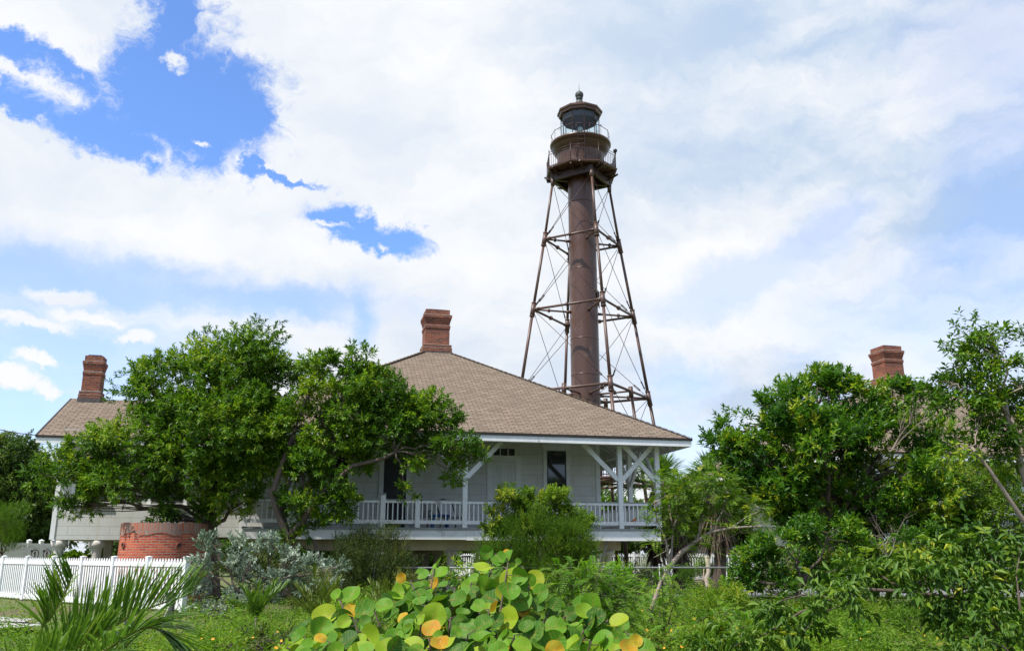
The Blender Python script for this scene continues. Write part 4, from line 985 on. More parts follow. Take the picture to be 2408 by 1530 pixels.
cardinal()
# overhead service wire to the wing's eave
m = MB(); p, q = at(-260, 890, 26), hw(-21.25, -.2, 5.06); m.path([p.lerp(q, t) - Vector((0, 0, .35 * 4 * t * (1 - t))) for t in np.linspace(0, 1, 14)], .014, 5)
tag(m.build('service_wire', 'charcoal'), 'thin dark overhead wire running to the gable corner of the wing roof', 'wire')
# bleached trunk post standing by the gravel path
def deadpost():
    b = gnd(1668, 1412); b.z = 0; t = at(1668, 1302, b.y); root = empty('bleached_post', b); tag(root, 'pale bleached dead trunk standing upright by the gravel path', 'post')
    rng = np.random.default_rng(2); m = MB(); pts = [Vector((rng.normal(0, .02), 0, t.z * i / 6 - .05)) for i in range(7)]; m.path(pts, [.10, .085, .078, .08, .072, .075, .06], 10); m.build('trunk', 'palewood', root)
    m = MB(); m.path([pts[2], pts[2] + Vector((-.14, 0, .25)), pts[2] + Vector((-.10, 0, .55))], [.03, .022, .008], 6); m.build('branch_stub', 'palewood', root)
deadpost()

# ------------------------------------------------------------------ trees and shrubs
# the two big spreading trees in front of the house
L1 = lobes_of([(545, 850, 150, 90, .2), (430, 920, 130, 100), (640, 910, 95, 90, .4), (350, 895, 45, 65, .3), (330, 1020, 130, 66, -.2), (200, 1068, 95, 50), (480, 1020, 170, 105, -.8), (155, 1122, 78, 56),
               (320, 1110, 120, 65, -.3), (510, 1120, 110, 70, -.5), (615, 1050, 105, 95, -.3), (225, 1165, 45, 40), (160, 1185, 18, 36), (385, 1185, 40, 45), (480, 1215, 32, 36), (560, 960, 120, 80, -.7), (385, 1225, 14, 26), (560, 1180, 40, 30)], 26.5)
b1 = at(512, 1400, 26.9); b1.z = 0
make_tree('spreading_tree', 'large dome-crowned green tree standing beside the brick cistern', 'tree', 11, b1, at(500, 1195, 26.8), L1, 'leaf_tree', 12.5, 13, .24, .135, .050, .115, clump=.45, shell=(.45, .88), tjit=.2, sub=10, group=None, csz=1.1)
L2 = lobes_of([(745, 865, 38, 62), (860, 875, 62, 62), (800, 955, 95, 75), (925, 960, 85, 55), (1005, 1000, 80, 60), (1075, 1045, 52, 45), (905, 1045, 115, 50, .3), (760, 1060, 95, 80), (690, 1000, 50, 80), (870, 930, 95, 66, .2), (950, 985, 85, 52, .2), (840, 1085, 70, 50, -.2), (1060, 1105, 20, 38), (790, 1150, 58, 55), (715, 1175, 52, 50),
               (965, 1085, 40, 26), (830, 1010, 70, 45, .5), (1110, 1085, 24, 18), (955, 1155, 12, 26), (730, 1235, 34, 34), (800, 1210, 22, 30), (690, 1260, 30, 22)], 25.6)
b2 = at(688, 1400, 25.6); b2.z = 0
tr2 = [[b2, at(684, 1320, 25.6), at(676, 1262, 25.6), at(655, 1210, 25.5), at(640, 1160, 25.4), at(690, 1020, 25.5)], [at(676, 1262, 25.6), at(664, 1210, 25.7), at(668, 1160, 25.8), at(745, 1010, 25.8)],
       [at(680, 1262, 25.6), at(715, 1220, 25.5), at(765, 1150, 25.4), at(830, 1095, 25.3), at(900, 1078, 25.2), at(930, 1062, 25.2)], [at(682, 1275, 25.6), at(712, 1215, 25.8), at(712, 1160, 25.9), at(795, 1000, 26.0)]]
make_tree('spreading_tree', 'broad green tree with forked dark stems growing in front of the porch railing', 'tree', 12, b2, at(675, 1200, 25.6), L2, 'leaf_tree', 11, 13, .24, .140, .052, .12, clump=.43, shell=(.45, .97), tjit=.2, sub=9,
          trunks=[(tr2[0], .15, [0, 8, 14, 13]), (tr2[1], .11, [1, 2, 7, 16, 9]), (tr2[2], .10, [4, 5, 6, 12, 15, 17, 18, 10]), (tr2[3], .09, [3, 2, 19, 20, 11])], csz=1.1)
# far dark tree and feathery bush at the left edge
L3 = lobes_of([(20, 1080, 70, 60), (60, 1120, 60, 60), (-60, 1090, 100, 80), (90, 1180, 45, 80, .5), (20, 1200, 80, 90), (120, 1240, 60, 50, 1.0), (75, 1260, 60, 30, .6), (-60, 1200, 90, 90)], 39)
b = at(20, 1340, 39); b.z = 0
make_tree('dark_tree', 'dark dense tree behind the white board enclosure beside the wing', 'tree', 13, b, at(30, 1200, 39), L3, 'leaf_far', 13, 10, .3, .20, .075, .2, csz=1.0)
L4 = lobes_of([(15, 1235, 45, 42), (-30, 1260, 60, 50), (30, 1270, 32, 30)], 33.2)
b = at(5, 1345, 33.2); b.z = 0
make_tree('feathery_shrub', 'olive feathery shrub leaning over the picket fence end beside the board enclosure', 'shrub', 14, b, at(5, 1290, 33.2), L4, 'leaf_fine', 40, 14, .30, .06, .012, .05, upw=.9, spread=.6)
# silver buttonwood
L5 = lobes_of([(505, 1282, 40, 26), (565, 1272, 26, 16), (490, 1345, 38, 44), (550, 1345, 45, 34), (600, 1300, 28, 18), (640, 1280, 26, 14), (700, 1300, 36, 18), (650, 1345, 45, 34), (725, 1340, 40, 30), (765, 1355, 26, 34), (795, 1335, 18, 14), (520, 1410, 40, 38), (590, 1405, 45, 30), (488, 1450, 30, 30), (680, 1395, 42, 24), (560, 1455, 40, 20), (462, 1330, 20, 16), (460, 1400, 20, 36), (468, 1450, 24, 26)], 20.6)
b = at(570, 1480, 20.6); b.z = 0
make_tree('silver_shrub', 'silvery grey-leaved shrub at the end of the white picket fence', 'shrub', 15, b, at(570, 1400, 20.6), L5, 'leaf_silver', 15, 13, .15, .088, .034, .05, clump=.36, spread=.9, droop=-.1, up=.2, tjit=.2)
# olive shrub hidden among it, dark bamboo-like shrub below the porch, round shrub with broad top
L6 = lobes_of([(605, 1345, 60, 45), (580, 1310, 40, 30), (690, 1370, 60, 40), (660, 1330, 40, 30), (530, 1320, 30, 40), (740, 1410, 50, 36)], 21.6)
b = at(605, 1450, 22.6); b.z = 0
make_tree('olive_shrub', 'small olive-brown shrub standing between the silver leaves and the porch', 'shrub', 16, b, at(605, 1370, 22.6), L6, 'leaf_olive', 40, 9, .16, .05, .022, .04)
L7 = lobes_of([(845, 1330, 62, 60), (890, 1350, 60, 70), (820, 1385, 50, 60), (930, 1330, 40, 45), (850, 1275, 28, 30), (905, 1275, 40, 24), (880, 1410, 70, 50), (950, 1385, 34, 40), (795, 1300, 26, 26)], 25.4)
b = at(870, 1440, 25.4); b.z = 0
make_tree('willowy_shrub', 'dark fine-leaved willowy shrub growing below the porch deck between silver shrub and sea grape', 'shrub', 17, b, at(870, 1390, 25.4), L7, 'leaf_olive', 60, 14, .34, .060, .012, .05, upw=1.1, spread=.75, clump=.4, tjit=.14)
L8 = lobes_of([(1200, 1185, 34, 30), (1260, 1180, 45, 28), (1310, 1185, 40, 30), (1180, 1230, 30, 28), (1345, 1210, 22, 26), (1270, 1215, 60, 26), (1225, 1205, 30, 24), (1162, 1222, 30, 24), (1378, 1228, 26, 22), (1310, 1232, 60, 24), (1210, 1240, 50, 22)], 25.9)
b = at(1262, 1440, 25.9); b.z = 0
make_tree('broadleaf_shrub', 'light green broad-leaved shrub topping the feathery round bush before the porch window', 'shrub', 18, b, at(1262, 1290, 25.9), L8, 'leaf_lime', 24, 11, .2, .11, .042, .05, droop=.25)
L9 = lobes_of([(1195, 1280, 52, 48), (1270, 1270, 66, 50), (1345, 1275, 50, 55), (1230, 1340, 80, 55), (1330, 1340, 70, 55), (1285, 1385, 90, 40), (1375, 1300, 26, 40), (1150, 1320, 26, 40)], 25.4)
b = at(1275, 1450, 25.4); b.z = 0
make_tree('feathery_bush', 'round feathery green bush in front of the porch, under the light broad-leaved top', 'shrub', 19, b, at(1275, 1390, 25.4), L9, 'leaf_fine', 85, 14, .30, .055, .011, .05, upw=1.0, spread=.7, clump=.42)
# big glossy bush on the other side of the house
L10 = lobes_of([(1745, 1020, 80, 58), (1700, 1060, 50, 40), (1835, 965, 72, 52), (1920, 920, 75, 55), (1965, 905, 50, 42), (2035, 955, 85, 62), (2105, 945, 52, 48), (1800, 1085, 120, 75), (1940, 1045, 130, 85, -.8), (2070, 1060, 105, 75), (2170, 1030, 55, 50),
                (1890, 1165, 150, 80, .3), (2050, 1165, 110, 75, .2), (2180, 1180, 85, 75, -.5), (2260, 1230, 60, 55), (1880, 1000, 90, 60, -.5), (1985, 985, 90, 60), (2150, 1110, 60, 50, -.8), (1960, 1230, 120, 50, .8), (2110, 1240, 90, 50, .5), (1785, 1170, 75, 52, .5), (1830, 1235, 90, 40, .8)], 21.5)
b = at(1960, 1420, 21.5); b.z = 0
make_tree('glossy_bush', 'wide dark glossy bush-tree hiding most of the second house', 'tree', 20, b, at(1960, 1235, 21.5), L10, 'leaf_bush', 13, 11, .17, .145, .052, .13, clump=.46, spread=1.0, droop=-.05, tjit=.2, upw=.6, sub=12)
L11 = lobes_of([(1770, 1335, 75, 45), (1850, 1290, 75, 48), (1950, 1255, 70, 48), (2000, 1300, 60, 45, .6), (1800, 1385, 50, 30), (1880, 1350, 60, 40, .5), (1730, 1370, 40, 24), (2080, 1300, 70, 50, .8), (2160, 1300, 70, 50, 1.0), (1960, 1350, 70, 50, .4)], 18.6)
b = at(1880, 1445, 18.6); b.z = 0
make_tree('glossy_bush', 'lower glossy bush sprawling from the foot of the wide bush-tree beside the bleached post', 'shrub', 21, b, at(1880, 1380, 18.6), L11, 'leaf_bush', 17, 10, .16, .12, .045, .06, clump=.38, tjit=.2, upw=.7)
# sparse tall tree with pale limbs at the edge
L12 = lobes_of([(2300, 790, 46, 36), (2248, 838, 38, 34), (2360, 828, 52, 40), (2285, 890, 75, 45), (2395, 900, 55, 52), (2225, 905, 50, 40), (2350, 970, 70, 40), (2270, 980, 60, 36), (2400, 1010, 50, 50), (2330, 1050, 70, 36), (2250, 1060, 50, 30), (2385, 1090, 50, 36), (2200, 960, 34, 36), (2330, 920, 60, 36)], 17)
pb = at(2445, 1330, 17); pb.z = 0
tA = [pb, at(2425, 1170, 17), at(2385, 1040, 17), at(2367, 975, 17), at(2362, 928, 17)]
tB = [at(2440, 1260, 17), at(2403, 1217, 16.9), at(2327, 1104, 16.8), at(2285, 1050, 16.7)]
tC = [at(2367, 975, 17), at(2345, 935, 16.9), at(2295, 918, 16.9), at(2262, 925, 16.9)]
make_tree('sparse_tree', 'tall sparse tree with pale grey limbs beyond the wide glossy bush', 'tree', 22, pb, at(2367, 975, 17), L12, 'leaf_tree', 15, 9, .2, .125, .048, .08, bark='palebark', droop=.35, clump=.42, tjit=.2, sub=12, trunks=[(tA, .085, [0, 2, 4, 6, 8, 13]), (tB, .055, [9, 10, 11, 7]), (tC, .045, [1, 3, 5, 12])], csz=1.3)
# greenery under and behind it
L13 = lobes_of([(2280, 1130, 90, 45), (2380, 1150, 70, 50), (2330, 1210, 90, 45), (2400, 1240, 60, 40), (2240, 1190, 50, 40), (2220, 1265, 60, 36), (2310, 1270, 60, 36), (2170, 1240, 50, 40)], 21)
b = at(2330, 1420, 21); b.z = 0
make_tree('lime_shrub', 'yellow-green bushy growth below the pale-limbed tree', 'shrub', 23, b, at(2330, 1260, 21), L13, 'leaf_lime', 24, 10, .2, .10, .035, .07, droop=.2)

def deadtwigs(name, label, seed, base, tips, r0):
    rng = np.random.default_rng(seed); root = empty(name, tuple(base)); tag(root, label, 'dead branches'); m = MB(); b = Vector(base)
    for t in tips:
        p = bez((0, 0, 0), Vector(t) - b, rng.normal(0, .1, 3), 7); m.path(p, [r0 * (1 - .85 * i / 6) for i in range(7)], 5)
        for s in range(7):
            q = p[int(rng.integers(2, 6))]; e = q + (Vector(t) - b).normalized() * .35 * rng.uniform(.4, 1.2) + Vector(rng.normal(0, .17, 3)); mid = bez(q, e, rng.normal(0, .05, 3), 4); m.path(mid, [r0 * .35, r0 * .28, r0 * .2, r0 * .1], 4, False)
            for _ in range(2): e2 = e + Vector(rng.normal(0, .12, 3)); m.path([mid[2], e2], [r0 * .18, r0 * .06], 3, False)
    m.build('bare_branch', 'palebark', root)
deadtwigs('dead_branches', 'spray of bare pale twigs sticking out of the wide glossy bush before the second roof', 31, at(2095, 1060, 19.9), [at(2150, 985, 19.8), at(2185, 975, 19.8), at(2115, 985, 19.7)], .012)
deadtwigs('dead_branches', 'few bare twigs low in the dark middle of the wide glossy bush', 32, at(2090, 1310, 18), [at(2110, 1245, 17.9), at(2075, 1250, 17.8), at(2060, 1275, 17.9)], .011)

# ---- feathery fronds (pinnate leaves) ------------------------------------------------
def pinnate(name, rng, base, d, L, npair, ll, lw, mat, droop=.35, tint=None, tj=.12, vee=.5, parent=None, taper=True, stiff=1.0, lift=0.):
    """arching fronds with paired leaflets along each rachis; one mesh of leaflets"""
    n = len(base); d = nrm(d); s = np.linspace(.12, 1, npair); B, DD, NN, LL, TT = [], [], [], [], []
    side = nrm(np.cross(d, UP) + 1e-6)
    for k, t in enumerate(s):
        p = base + d * (L * t)[:, None] - UP * (droop * L * t * t)[:, None]
        tan = nrm(d - UP * (2 * droop * t))
        nn = nrm(np.cross(side, tan)); le = ll * (np.sin(math.pi * min(1, .16 + t * .80)) ** .7 if taper else 1)
        for sg in (-1, 1):
            B.append(p); DD.append(nrm(side * sg + tan * vee * stiff + nn * .18 + UP * lift + rng.normal(0, .08, (n, 3)))); NN.append(nn + rng.normal(0, .15, (n, 3))); LL.append(np.full(n, 1.) * le * rng.uniform(.85, 1.1, n)); TT.append(np.clip((tint if tint is not None else .5) + rng.normal(0, tj, n), 0, 1))
    B, DD, NN, LL, TT = map(np.concatenate, (B, DD, NN, LL, TT))
    return link(name, leaf_mesh(name, B, DD, NN, LL, LL * lw, TT, mat, .15, .12), parent)
def rachises(mb, base, d, L, droop, r):
    for b, dd, l in zip(base, nrm(d), L):
        pts = [b + dd * l * t - UP * droop * l * t * t for t in np.linspace(0, 1, 6)]; mb.path([tuple(p) for p in pts], [r * (1 - .12 * i) for i in range(6)], 4, False)

# thin leaning tree with feathery foliage
def leaning_tree():
    rng = np.random.default_rng(41); Y = 16.5
    base = gnd(1522, 1490); base.z = 0; Y = base.y; root = empty('leaning_tree', base); tag(root, 'thin leaning tree with feathery yellow-green foliage beside the porch corner', 'tree'); m = MB(); b0 = Vector(base)
    def br(pts, r, n=8):
        P = [at(u, v, Y + dy) - b0 for u, v, dy in pts]; m.path(P, [r * (1 - .7 * i / (len(P) - 1)) for i in range(len(P))], n, False); return P
    tr = [br([(1522, 1495, 0), (1530, 1440, 0), (1553, 1370, 0), (1576, 1330, 0)], .062),
          br([(1574, 1333, 0), (1600, 1300, 0), (1640, 1270, -.1), (1672, 1250, -.2), (1720, 1240, -.3), (1790, 1236, -.4)], .050),
          br([(1578, 1328, 0), (1580, 1290, .1), (1583, 1240, .2), (1572, 1190, .2), (1560, 1150, .2)], .026),
          br([(1576, 1330, 0), (1566, 1270, -.1), (1546, 1225, -.2), (1538, 1180, -.2)], .022),
          br([(1640, 1270, -.1), (1650, 1220, 0), (1657, 1160, 0), (1668, 1115, .1)], .026),
          br([(1600, 1300, 0), (1625, 1290, .2), (1690, 1275, .3), (1740, 1250, .3)], .018),
          br([(1672, 1250, -.2), (1700, 1200, -.1), (1715, 1150, 0)], .020), br([(1583, 1240, .2), (1605, 1190, .2), (1612, 1140, .3)], .016), br([(1720, 1240, -.3), (1755, 1215, -.3), (1800, 1195, -.3)], .014),
          br([(1574, 1290, 0), (1556, 1300, -.2), (1537, 1310, -.2)], .01)]
    lob = lobes_of([(1570, 1140, 42, 34), (1625, 1125, 55, 28), (1680, 1130, 55, 32), (1600, 1170, 60, 34), (1665, 1175, 60, 36), (1565, 1195, 28, 30), (1725, 1165, 50, 36), (1620, 1215, 50, 26), (1700, 1215, 50, 26), (1760, 1200, 45, 34), (1545, 1230, 22, 20), (1590, 1255, 20, 16), (1640, 1250, 30, 14), (1540, 1275, 18, 16), (1780, 1235, 40, 20), (1655, 1290, 30, 16), (1535, 1205, 16, 14)], Y)
    P, D, T = [], [], []
    for c, r in lob:
        n = max(16, int(52 * (r[0] * r[2]) ** .8 * 6.5)); q = rdir(rng, n) * rng.uniform(.2, 1, (n, 1)) ** .5
        P.append(c - np.array(b0) + q * r); D.append(q * np.array((1, 1, .3)) + rng.normal(0, .4, (n, 3)) + UP * .18); T.append(np.clip(rng.normal(.45, .2, n), 0, 1))
    P, D, T = map(np.concatenate, (P, D, T))
    for i in range(0, len(P), 9):
        t = tr[int(rng.integers(1, 9))]; s = min((p for q in tr[1:] for p in q), key=lambda p: (Vector(P[i]) - p).length); m.path(bez(s, P[i], rng.normal(0, .06, 3), 4), [.010, .008, .006, .004], 4, False)
    m.build('trunk', 'palebark', root)
    o = pinnate('foliage', rng, P, D, rng.uniform(.22, .36, len(P)), 9, .088, .34, 'leaf_lime', .30, T, .1, .55, root)
leaning_tree()
# bright fern-leaved shrub
def fern_shrub(name, label, seed, base, lob, nf, L, mat, stems=6, ll=.05, npair=16):
    rng = np.random.default_rng(seed); root = empty(name, tuple(base)); tag(root, label, 'shrub'); b = np.array(base); P, D, T, m = [], [], [], MB()
    for c, r in lob:
        n = max(6, int(nf * r[0] * r[2])); q = rdir(rng, n) * rng.uniform(.1, 1, (n, 1)) ** .5
        P.append(c - b + q * r); D.append(q * np.array((1, 1, .25)) * .8 + rng.normal(0, .35, (n, 3)) + np.array((.1, 0, .30))); T.append(np.clip(rng.normal(.5, .2, n), 0, 1))
        pts = bez((rng.normal(0, .06), rng.normal(0, .06), 0), c - b, (rng.normal(0, .1), rng.normal(0, .1), .2), 6); m.path(pts, [.016, .014, .012, .009, .007, .004], 5, False)
    P, D, T = map(np.concatenate, (P, D, T)); LL = rng.uniform(.7, 1.15, len(P)) * L
    rachises(m, P, D, LL, .45, .0035); m.build('stem', 'bark', root)
    pinnate('foliage', rng, P, D, LL, npair, ll, .30, mat, .45, T, .1, .35, root)
LF = lobes_of([(1370, 1350, 55, 24), (1340, 1385, 50, 24), (1420, 1370, 55, 26), (1330, 1430, 45, 26), (1400, 1420, 60, 30), (1460, 1405, 45, 24), (1440, 1460, 55, 30), (1380, 1480, 60, 26), (1310, 1345, 22, 12)], 10.5)
b = at(1400, 1700, 10.5); b.z = 0
fern_shrub('fern_shrub', 'bright green ferny shrub with layered feathery fronds next to the sea grape', 42, b, LF, 1500, .34, 'leaf_fern')
LF = lobes_of([(1550, 1385, 45, 30), (1590, 1410, 45, 26), (1520, 1430, 50, 30), (1580, 1460, 60, 30), (1510, 1490, 60, 30), (1640, 1470, 50, 26), (1690, 1440, 40, 22), (1600, 1510, 60, 26), (1555, 1345, 22, 12)], 13.2)
b = at(1560, 1580, 13.2); b.z = 0
LG = lobes_of([(1640, 1500, 60, 26), (1700, 1490, 50, 24), (1760, 1470, 40, 20), (1600, 1520, 40, 20), (1450, 1510, 60, 22), (1520, 1500, 40, 22)], 11.5); bg_ = at(1640, 1640, 11.5); bg_.z = 0
fern_shrub('fern_shrub', 'low ferny growth spreading in front of the thin leaning tree', 44, bg_, LG, 900, .30, 'leaf_fern')
fern_shrub('fern_shrub', 'ferny yellow-tipped shrub growing round the foot of the thin leaning tree', 43, b, LF, 620, .34, 'leaf_fern')

# ---- palms ---------------------------------------------------------------------------
def strips(name, rng, base, d, L, W, mat, tint, droop, parent, nseg=5, vfold=.35):
    """long bent blades, each a V-folded strip"""
    n = len(base); d = nrm(d); side = nrm(np.cross(d, UP) + 1e-6); side = nrm(side + rng.normal(0, .25, (n, 3))); V = []
    for t in np.linspace(0, 1, nseg + 1):
        p = base + d * (L * t)[:, None] - UP * (droop * L * t ** 2)[:, None]; w = (W * (math.sin(math.pi * (.12 + .88 * t)) ** .6 if t < 1 else .02))[:, None] / 2
        tan = nrm(d - UP * (2 * droop * t)[:, None]); nn = np.cross(side, tan)
        V += [p + side * w + nn * w * vfold, p, p - side * w + nn * w * vfold]
    V = np.stack(V, 1); k = 3 * (nseg + 1); i = np.arange(n)[:, None] * k; F = []
    for s in range(nseg):
        for a in (0, 1): F.append(i + np.array((3 * s + a, 3 * s + a + 1, 3 * s + a + 4, 3 * s + a + 3)))
    return link(name, np_mesh(name, V.reshape(-1, 3), np.concatenate(F), mat, np.repeat(tint, k)), parent)
def frond(rng, root, pts, nl, ll, lw, mat, open_=1.0,  up=0., start=.18, tint=.5, rr=.012, droop=.12, sides=(-1, 1), name='frond', fwd=.55):
    """one feather-palm frond: rachis through pts, leaflets along it"""
    P = [Vector(p) for p in pts]; m = MB(); C = []
    for i in range(len(P) - 1):
        a, b = P[max(i - 1, 0)], P[min(i + 2, len(P) - 1)]
        for t in np.linspace(0, 1, 8, endpoint=False):
            h = P[i + 1] - P[i]; t1 = (P[i + 1] - a) / 2; t2 = (b - P[i]) / 2
            C.append(P[i] * (2 * t ** 3 - 3 * t ** 2 + 1) + t1 * (t ** 3 - 2 * t ** 2 + t) + P[i + 1] * (-2 * t ** 3 + 3 * t ** 2) + t2 * (t ** 3 - t ** 2))
    C.append(P[-1]); m.path(C, [rr * (1.2 - .95 * i / (len(C) - 1)) for i in range(len(C))], 6); fo = m.build(name, M['leaf_palmy'], root)
    me = fo.data; at_ = me.attributes.new('tint', 'FLOAT', 'POINT'); at_.data.foreach_set('value', np.full(len(me.vertices), .7, np.float32))
    B, D, L, T = [], [], [], []
    for k in range(nl):
        t = start + (1 - start) * k / nl; f = t * (len(C) - 1); i = min(int(f), len(C) - 2); p = C[i].lerp(C[i + 1], f - i); tan = (C[i + 1] - C[i]).normalized()
        sd = tan.cross(Vector((0, 0, 1)))
        if sd.length < .3: sd = tan.cross(Vector((0, -1, 0)))
        sd.normalize(); nn = sd.cross(tan)
        for s in sides:
            dd = tan * (fwd + .7 * t) + sd * s * open_ * (1.05 - .5 * t) + nn * (.35 + rng.normal(0, .12)) + Vector((0, 0, up)) + Vector(rng.normal(0, .07, 3))
            B.append(tuple(p)); D.append(tuple(dd)); L.append(ll * math.sin(math.pi * min(1, .22 + .70 * t)) ** .6 * rng.uniform(.85, 1.1)); T.append(np.clip(tint + rng.normal(0, .17), 0, 1))
    B, D, L, T = map(np.array, (B, D, L, T)); strips('leaflet_foliage', rng, B, D, L, np.full(len(B), lw) * rng.uniform(.8, 1.15, len(B)), mat, T, np.full(len(B), droop) * rng.uniform(.3, 1.8, len(B)), fo)
def near_palm():
    rng = np.random.default_rng(51); Y = 4.6; base = at(60, 1700, Y); base.z = 0; root = empty('palm', base); tag(root, 'feathery palm with long green fronds close to the camera before the picket fence', 'palm'); b = Vector(base)
    def A(u, v, dy=0): return at(u, v, Y + dy) - b
    m = MB(); m.lathe([(.09, 0), (.07, .25), (.05, .5)], 12, cap1=True); m.build('trunk', 'bark', root)
    s0 = Vector((0, 0, .45))
    frond(rng, root, [s0, A(92, 1500), A(118, 1450), A(146, 1405), A(170, 1352, -.05)], 60, .30, .011, 'leaf_palm', 1.0, .15, .30, .45, .007, .10, (1,), fwd=.2)
    frond(rng, root, [s0, A(92, 1503, .03), A(119, 1453, .03), A(148, 1408, .03), A(172, 1348, 0)], 9, .16, .020, 'leaf_palm', 1.0, .05, .42, .65, .006, .25, (-1,))
    frond(rng, root, [s0, A(150, 1545), A(240, 1488), A(340, 1433), A(450, 1396, .1)], 90, .36, .0115, 'leaf_palm', .75, .75, .12, .48, .010, .05, fwd=.30)
    frond(rng, root, [s0, A(20, 1640, -.3), A(90, 1580, -.35), A(170, 1530, -.4), A(250, 1480, -.4)], 56, .28, .0115, 'leaf_palm', .7, .30, .22, .5, .009, .05)
    frond(rng, root, [s0, A(180, 1590, -.5), A(290, 1500, -.6), A(360, 1475, -.6), A(410, 1515, -.6)], 56, .34, .0135, 'leaf_palm', .9, .0, .2, .22, .009, .28)
    frond(rng, root, [s0, A(60, 1650, -.2), A(120, 1600, -.2), A(200, 1560, -.3), A(300, 1520, -.3)], 50, .26, .011, 'leaf_palm', .8, .3, .1, .5, .008, .05)
near_palm()
def young_palm(label, seed, base, top, tips, mat, ll, lw, nl=26):
    rng = np.random.default_rng(seed); root = empty('young_palm', base); tag(root, label, 'palm'); b = Vector(base); t = Vector(top) - b; m = MB()
    for k in range(4): m.path(bez((rng.normal(0, .02), rng.normal(0, .02), 0), t + Vector(rng.normal(0, .03, 3)), rng.normal(0, .02, 3), 5), .012, 6)
    m.build('stem', 'palewood', root)
    for tp in tips:
        e = Vector(tp) - b; mid = t.lerp(e, .5) + Vector((0, 0, .08 * (e - t).length)); frond(rng, root, [t * .7, t, mid, e], nl, ll, lw, mat, .9, .2, .32, .5, .006, .12)
Y = 12.6; b = gnd(598, 1528); Y = b.y
young_palm('small young palm on a thin stem with dark green fronds, beneath the silver shrub', 52, b, at(602, 1452, Y), [at(570, 1385, Y), at(606, 1375, Y + .1), at(650, 1372, Y), at(545, 1420, Y - .2), at(672, 1378, Y + .2), at(590, 1400, Y - .3)], 'leaf_palm', .30, .020)
b = gnd(760, 1518); Y = b.y
young_palm('young palm with yellowish spiky fronds beside the sea grape bush', 53, b, at(752, 1460, Y), [at(700, 1385, Y), at(735, 1340, Y), at(762, 1350, Y + .1), at(795, 1375, Y), at(690, 1420, Y - .2), at(810, 1420, Y), at(770, 1390, Y - .3)], 'leaf_palmy', .40, .018)
b = gnd(905, 1490); Y = b.y
young_palm('spiky young palm half hidden between the sea grape and the dark willowy shrub', 54, b, at(905, 1440, Y), [at(870, 1370, Y), at(900, 1365, Y), at(935, 1375, Y), at(860, 1400, Y)], 'leaf_palmy', .35, .016, 18)

def fan_palm(label, seed, base, H, R0, nleaf, skirt, thin=1.0, tiltmax=1.25):
    """cabbage palm: trunk, fan leaves in a round head, hanging skirt of dead leaves"""
    rng = np.random.default_rng(seed); root = empty('cabbage_palm', base); tag(root, label, 'palm'); m = MB(); m.path([(rng.normal(0, .04), rng.normal(0, .04), H * i / 6 - .05) for i in range(7)], [.24, .2, .19, .19, .18, .17, .15], 12); m.build('trunk', 'bark', root)
    def fans(name, n, dirs, rp, rb, mat, tint, droop):
        B, D, L, W, T, DR = [], [], [], [], [], []; pm = MB()
        for q in dirs:
            q = Vector(q).normalized(); c = Vector((0, 0, H)); h = c + q * rp; pm.path([c, c.lerp(h, .5) + Vector((0, 0, .05)), h], [.02, .016, .012], 5, False)
            s = q.cross(Vector((0, 0, 1)))
            if s.length < .2: s = Vector((1, 0, 0))
            s.normalize()
            for j in range(n):
                a = (j / (n - 1) - .5) * 3.7; d = q * math.cos(a) + s * math.sin(a) + Vector(rng.normal(0, .08, 3)); B.append(tuple(h)); D.append(tuple(d)); L.append(rb * (.72 + .28 * math.cos(a)) * rng.uniform(.9, 1.1)); W.append(.045 * thin); T.append(np.clip(rng.normal(tint, .15), 0, 1)); DR.append(droop * rng.uniform(.5, 1.5))
        o = strips(name, rng, np.array(B), np.array(D), np.array(L), np.array(W), mat, np.array(T), np.array(DR), root, 4)
        pm.build('leaf_stalk', 'palewood', root)
    ds = [(math.cos(a) * math.sin(t), math.sin(a) * math.sin(t), math.cos(t)) for a, t in zip(rng.uniform(0, 6.28, nleaf), rng.uniform(.1, tiltmax + .45, nleaf))]
    fans('crown', 22, ds, R0 * .5, R0 * .62, 'leaf_palm', .5, .25)
    if skirt:
        n = 420; a = rng.uniform(0, 6.28, n); z = H - skirt * rng.uniform(0, 1, n) ** 1.1; B = np.stack([.16 * np.cos(a), .16 * np.sin(a), z], 1); D = np.stack([np.cos(a) * .45, np.sin(a) * .45, -np.ones(n)], 1) + rng.normal(0, .15, (n, 3))
        strips('dead_skirt_leaves', rng, B, D, rng.uniform(.6, 1.1, n), np.full(n, .06), 'deadleaf', np.clip(rng.normal(.4, .25, n), 0, 1), np.full(n, .1), root, 3)
b = at(1545, 1300, 39.5); b.z = 0
fan_palm('cabbage palm with a round head of fan leaves just behind the porch corner', 61, b, 4.1, 2.0, 44, 2.6)
b = at(1600, 1300, 37.5); b.z = 0
fan_palm('cabbage palm with a shaggy brown skirt rising behind the leaning tree', 62, b, 3.4, 1.3, 20, 3.1)
b = at(1690, 1300, 28.5); b.z = 0
fan_palm('low cabbage palm with dead hanging leaves between the leaning tree and the wide glossy bush', 63, b, 3.3, 1.4, 22, 1.3)

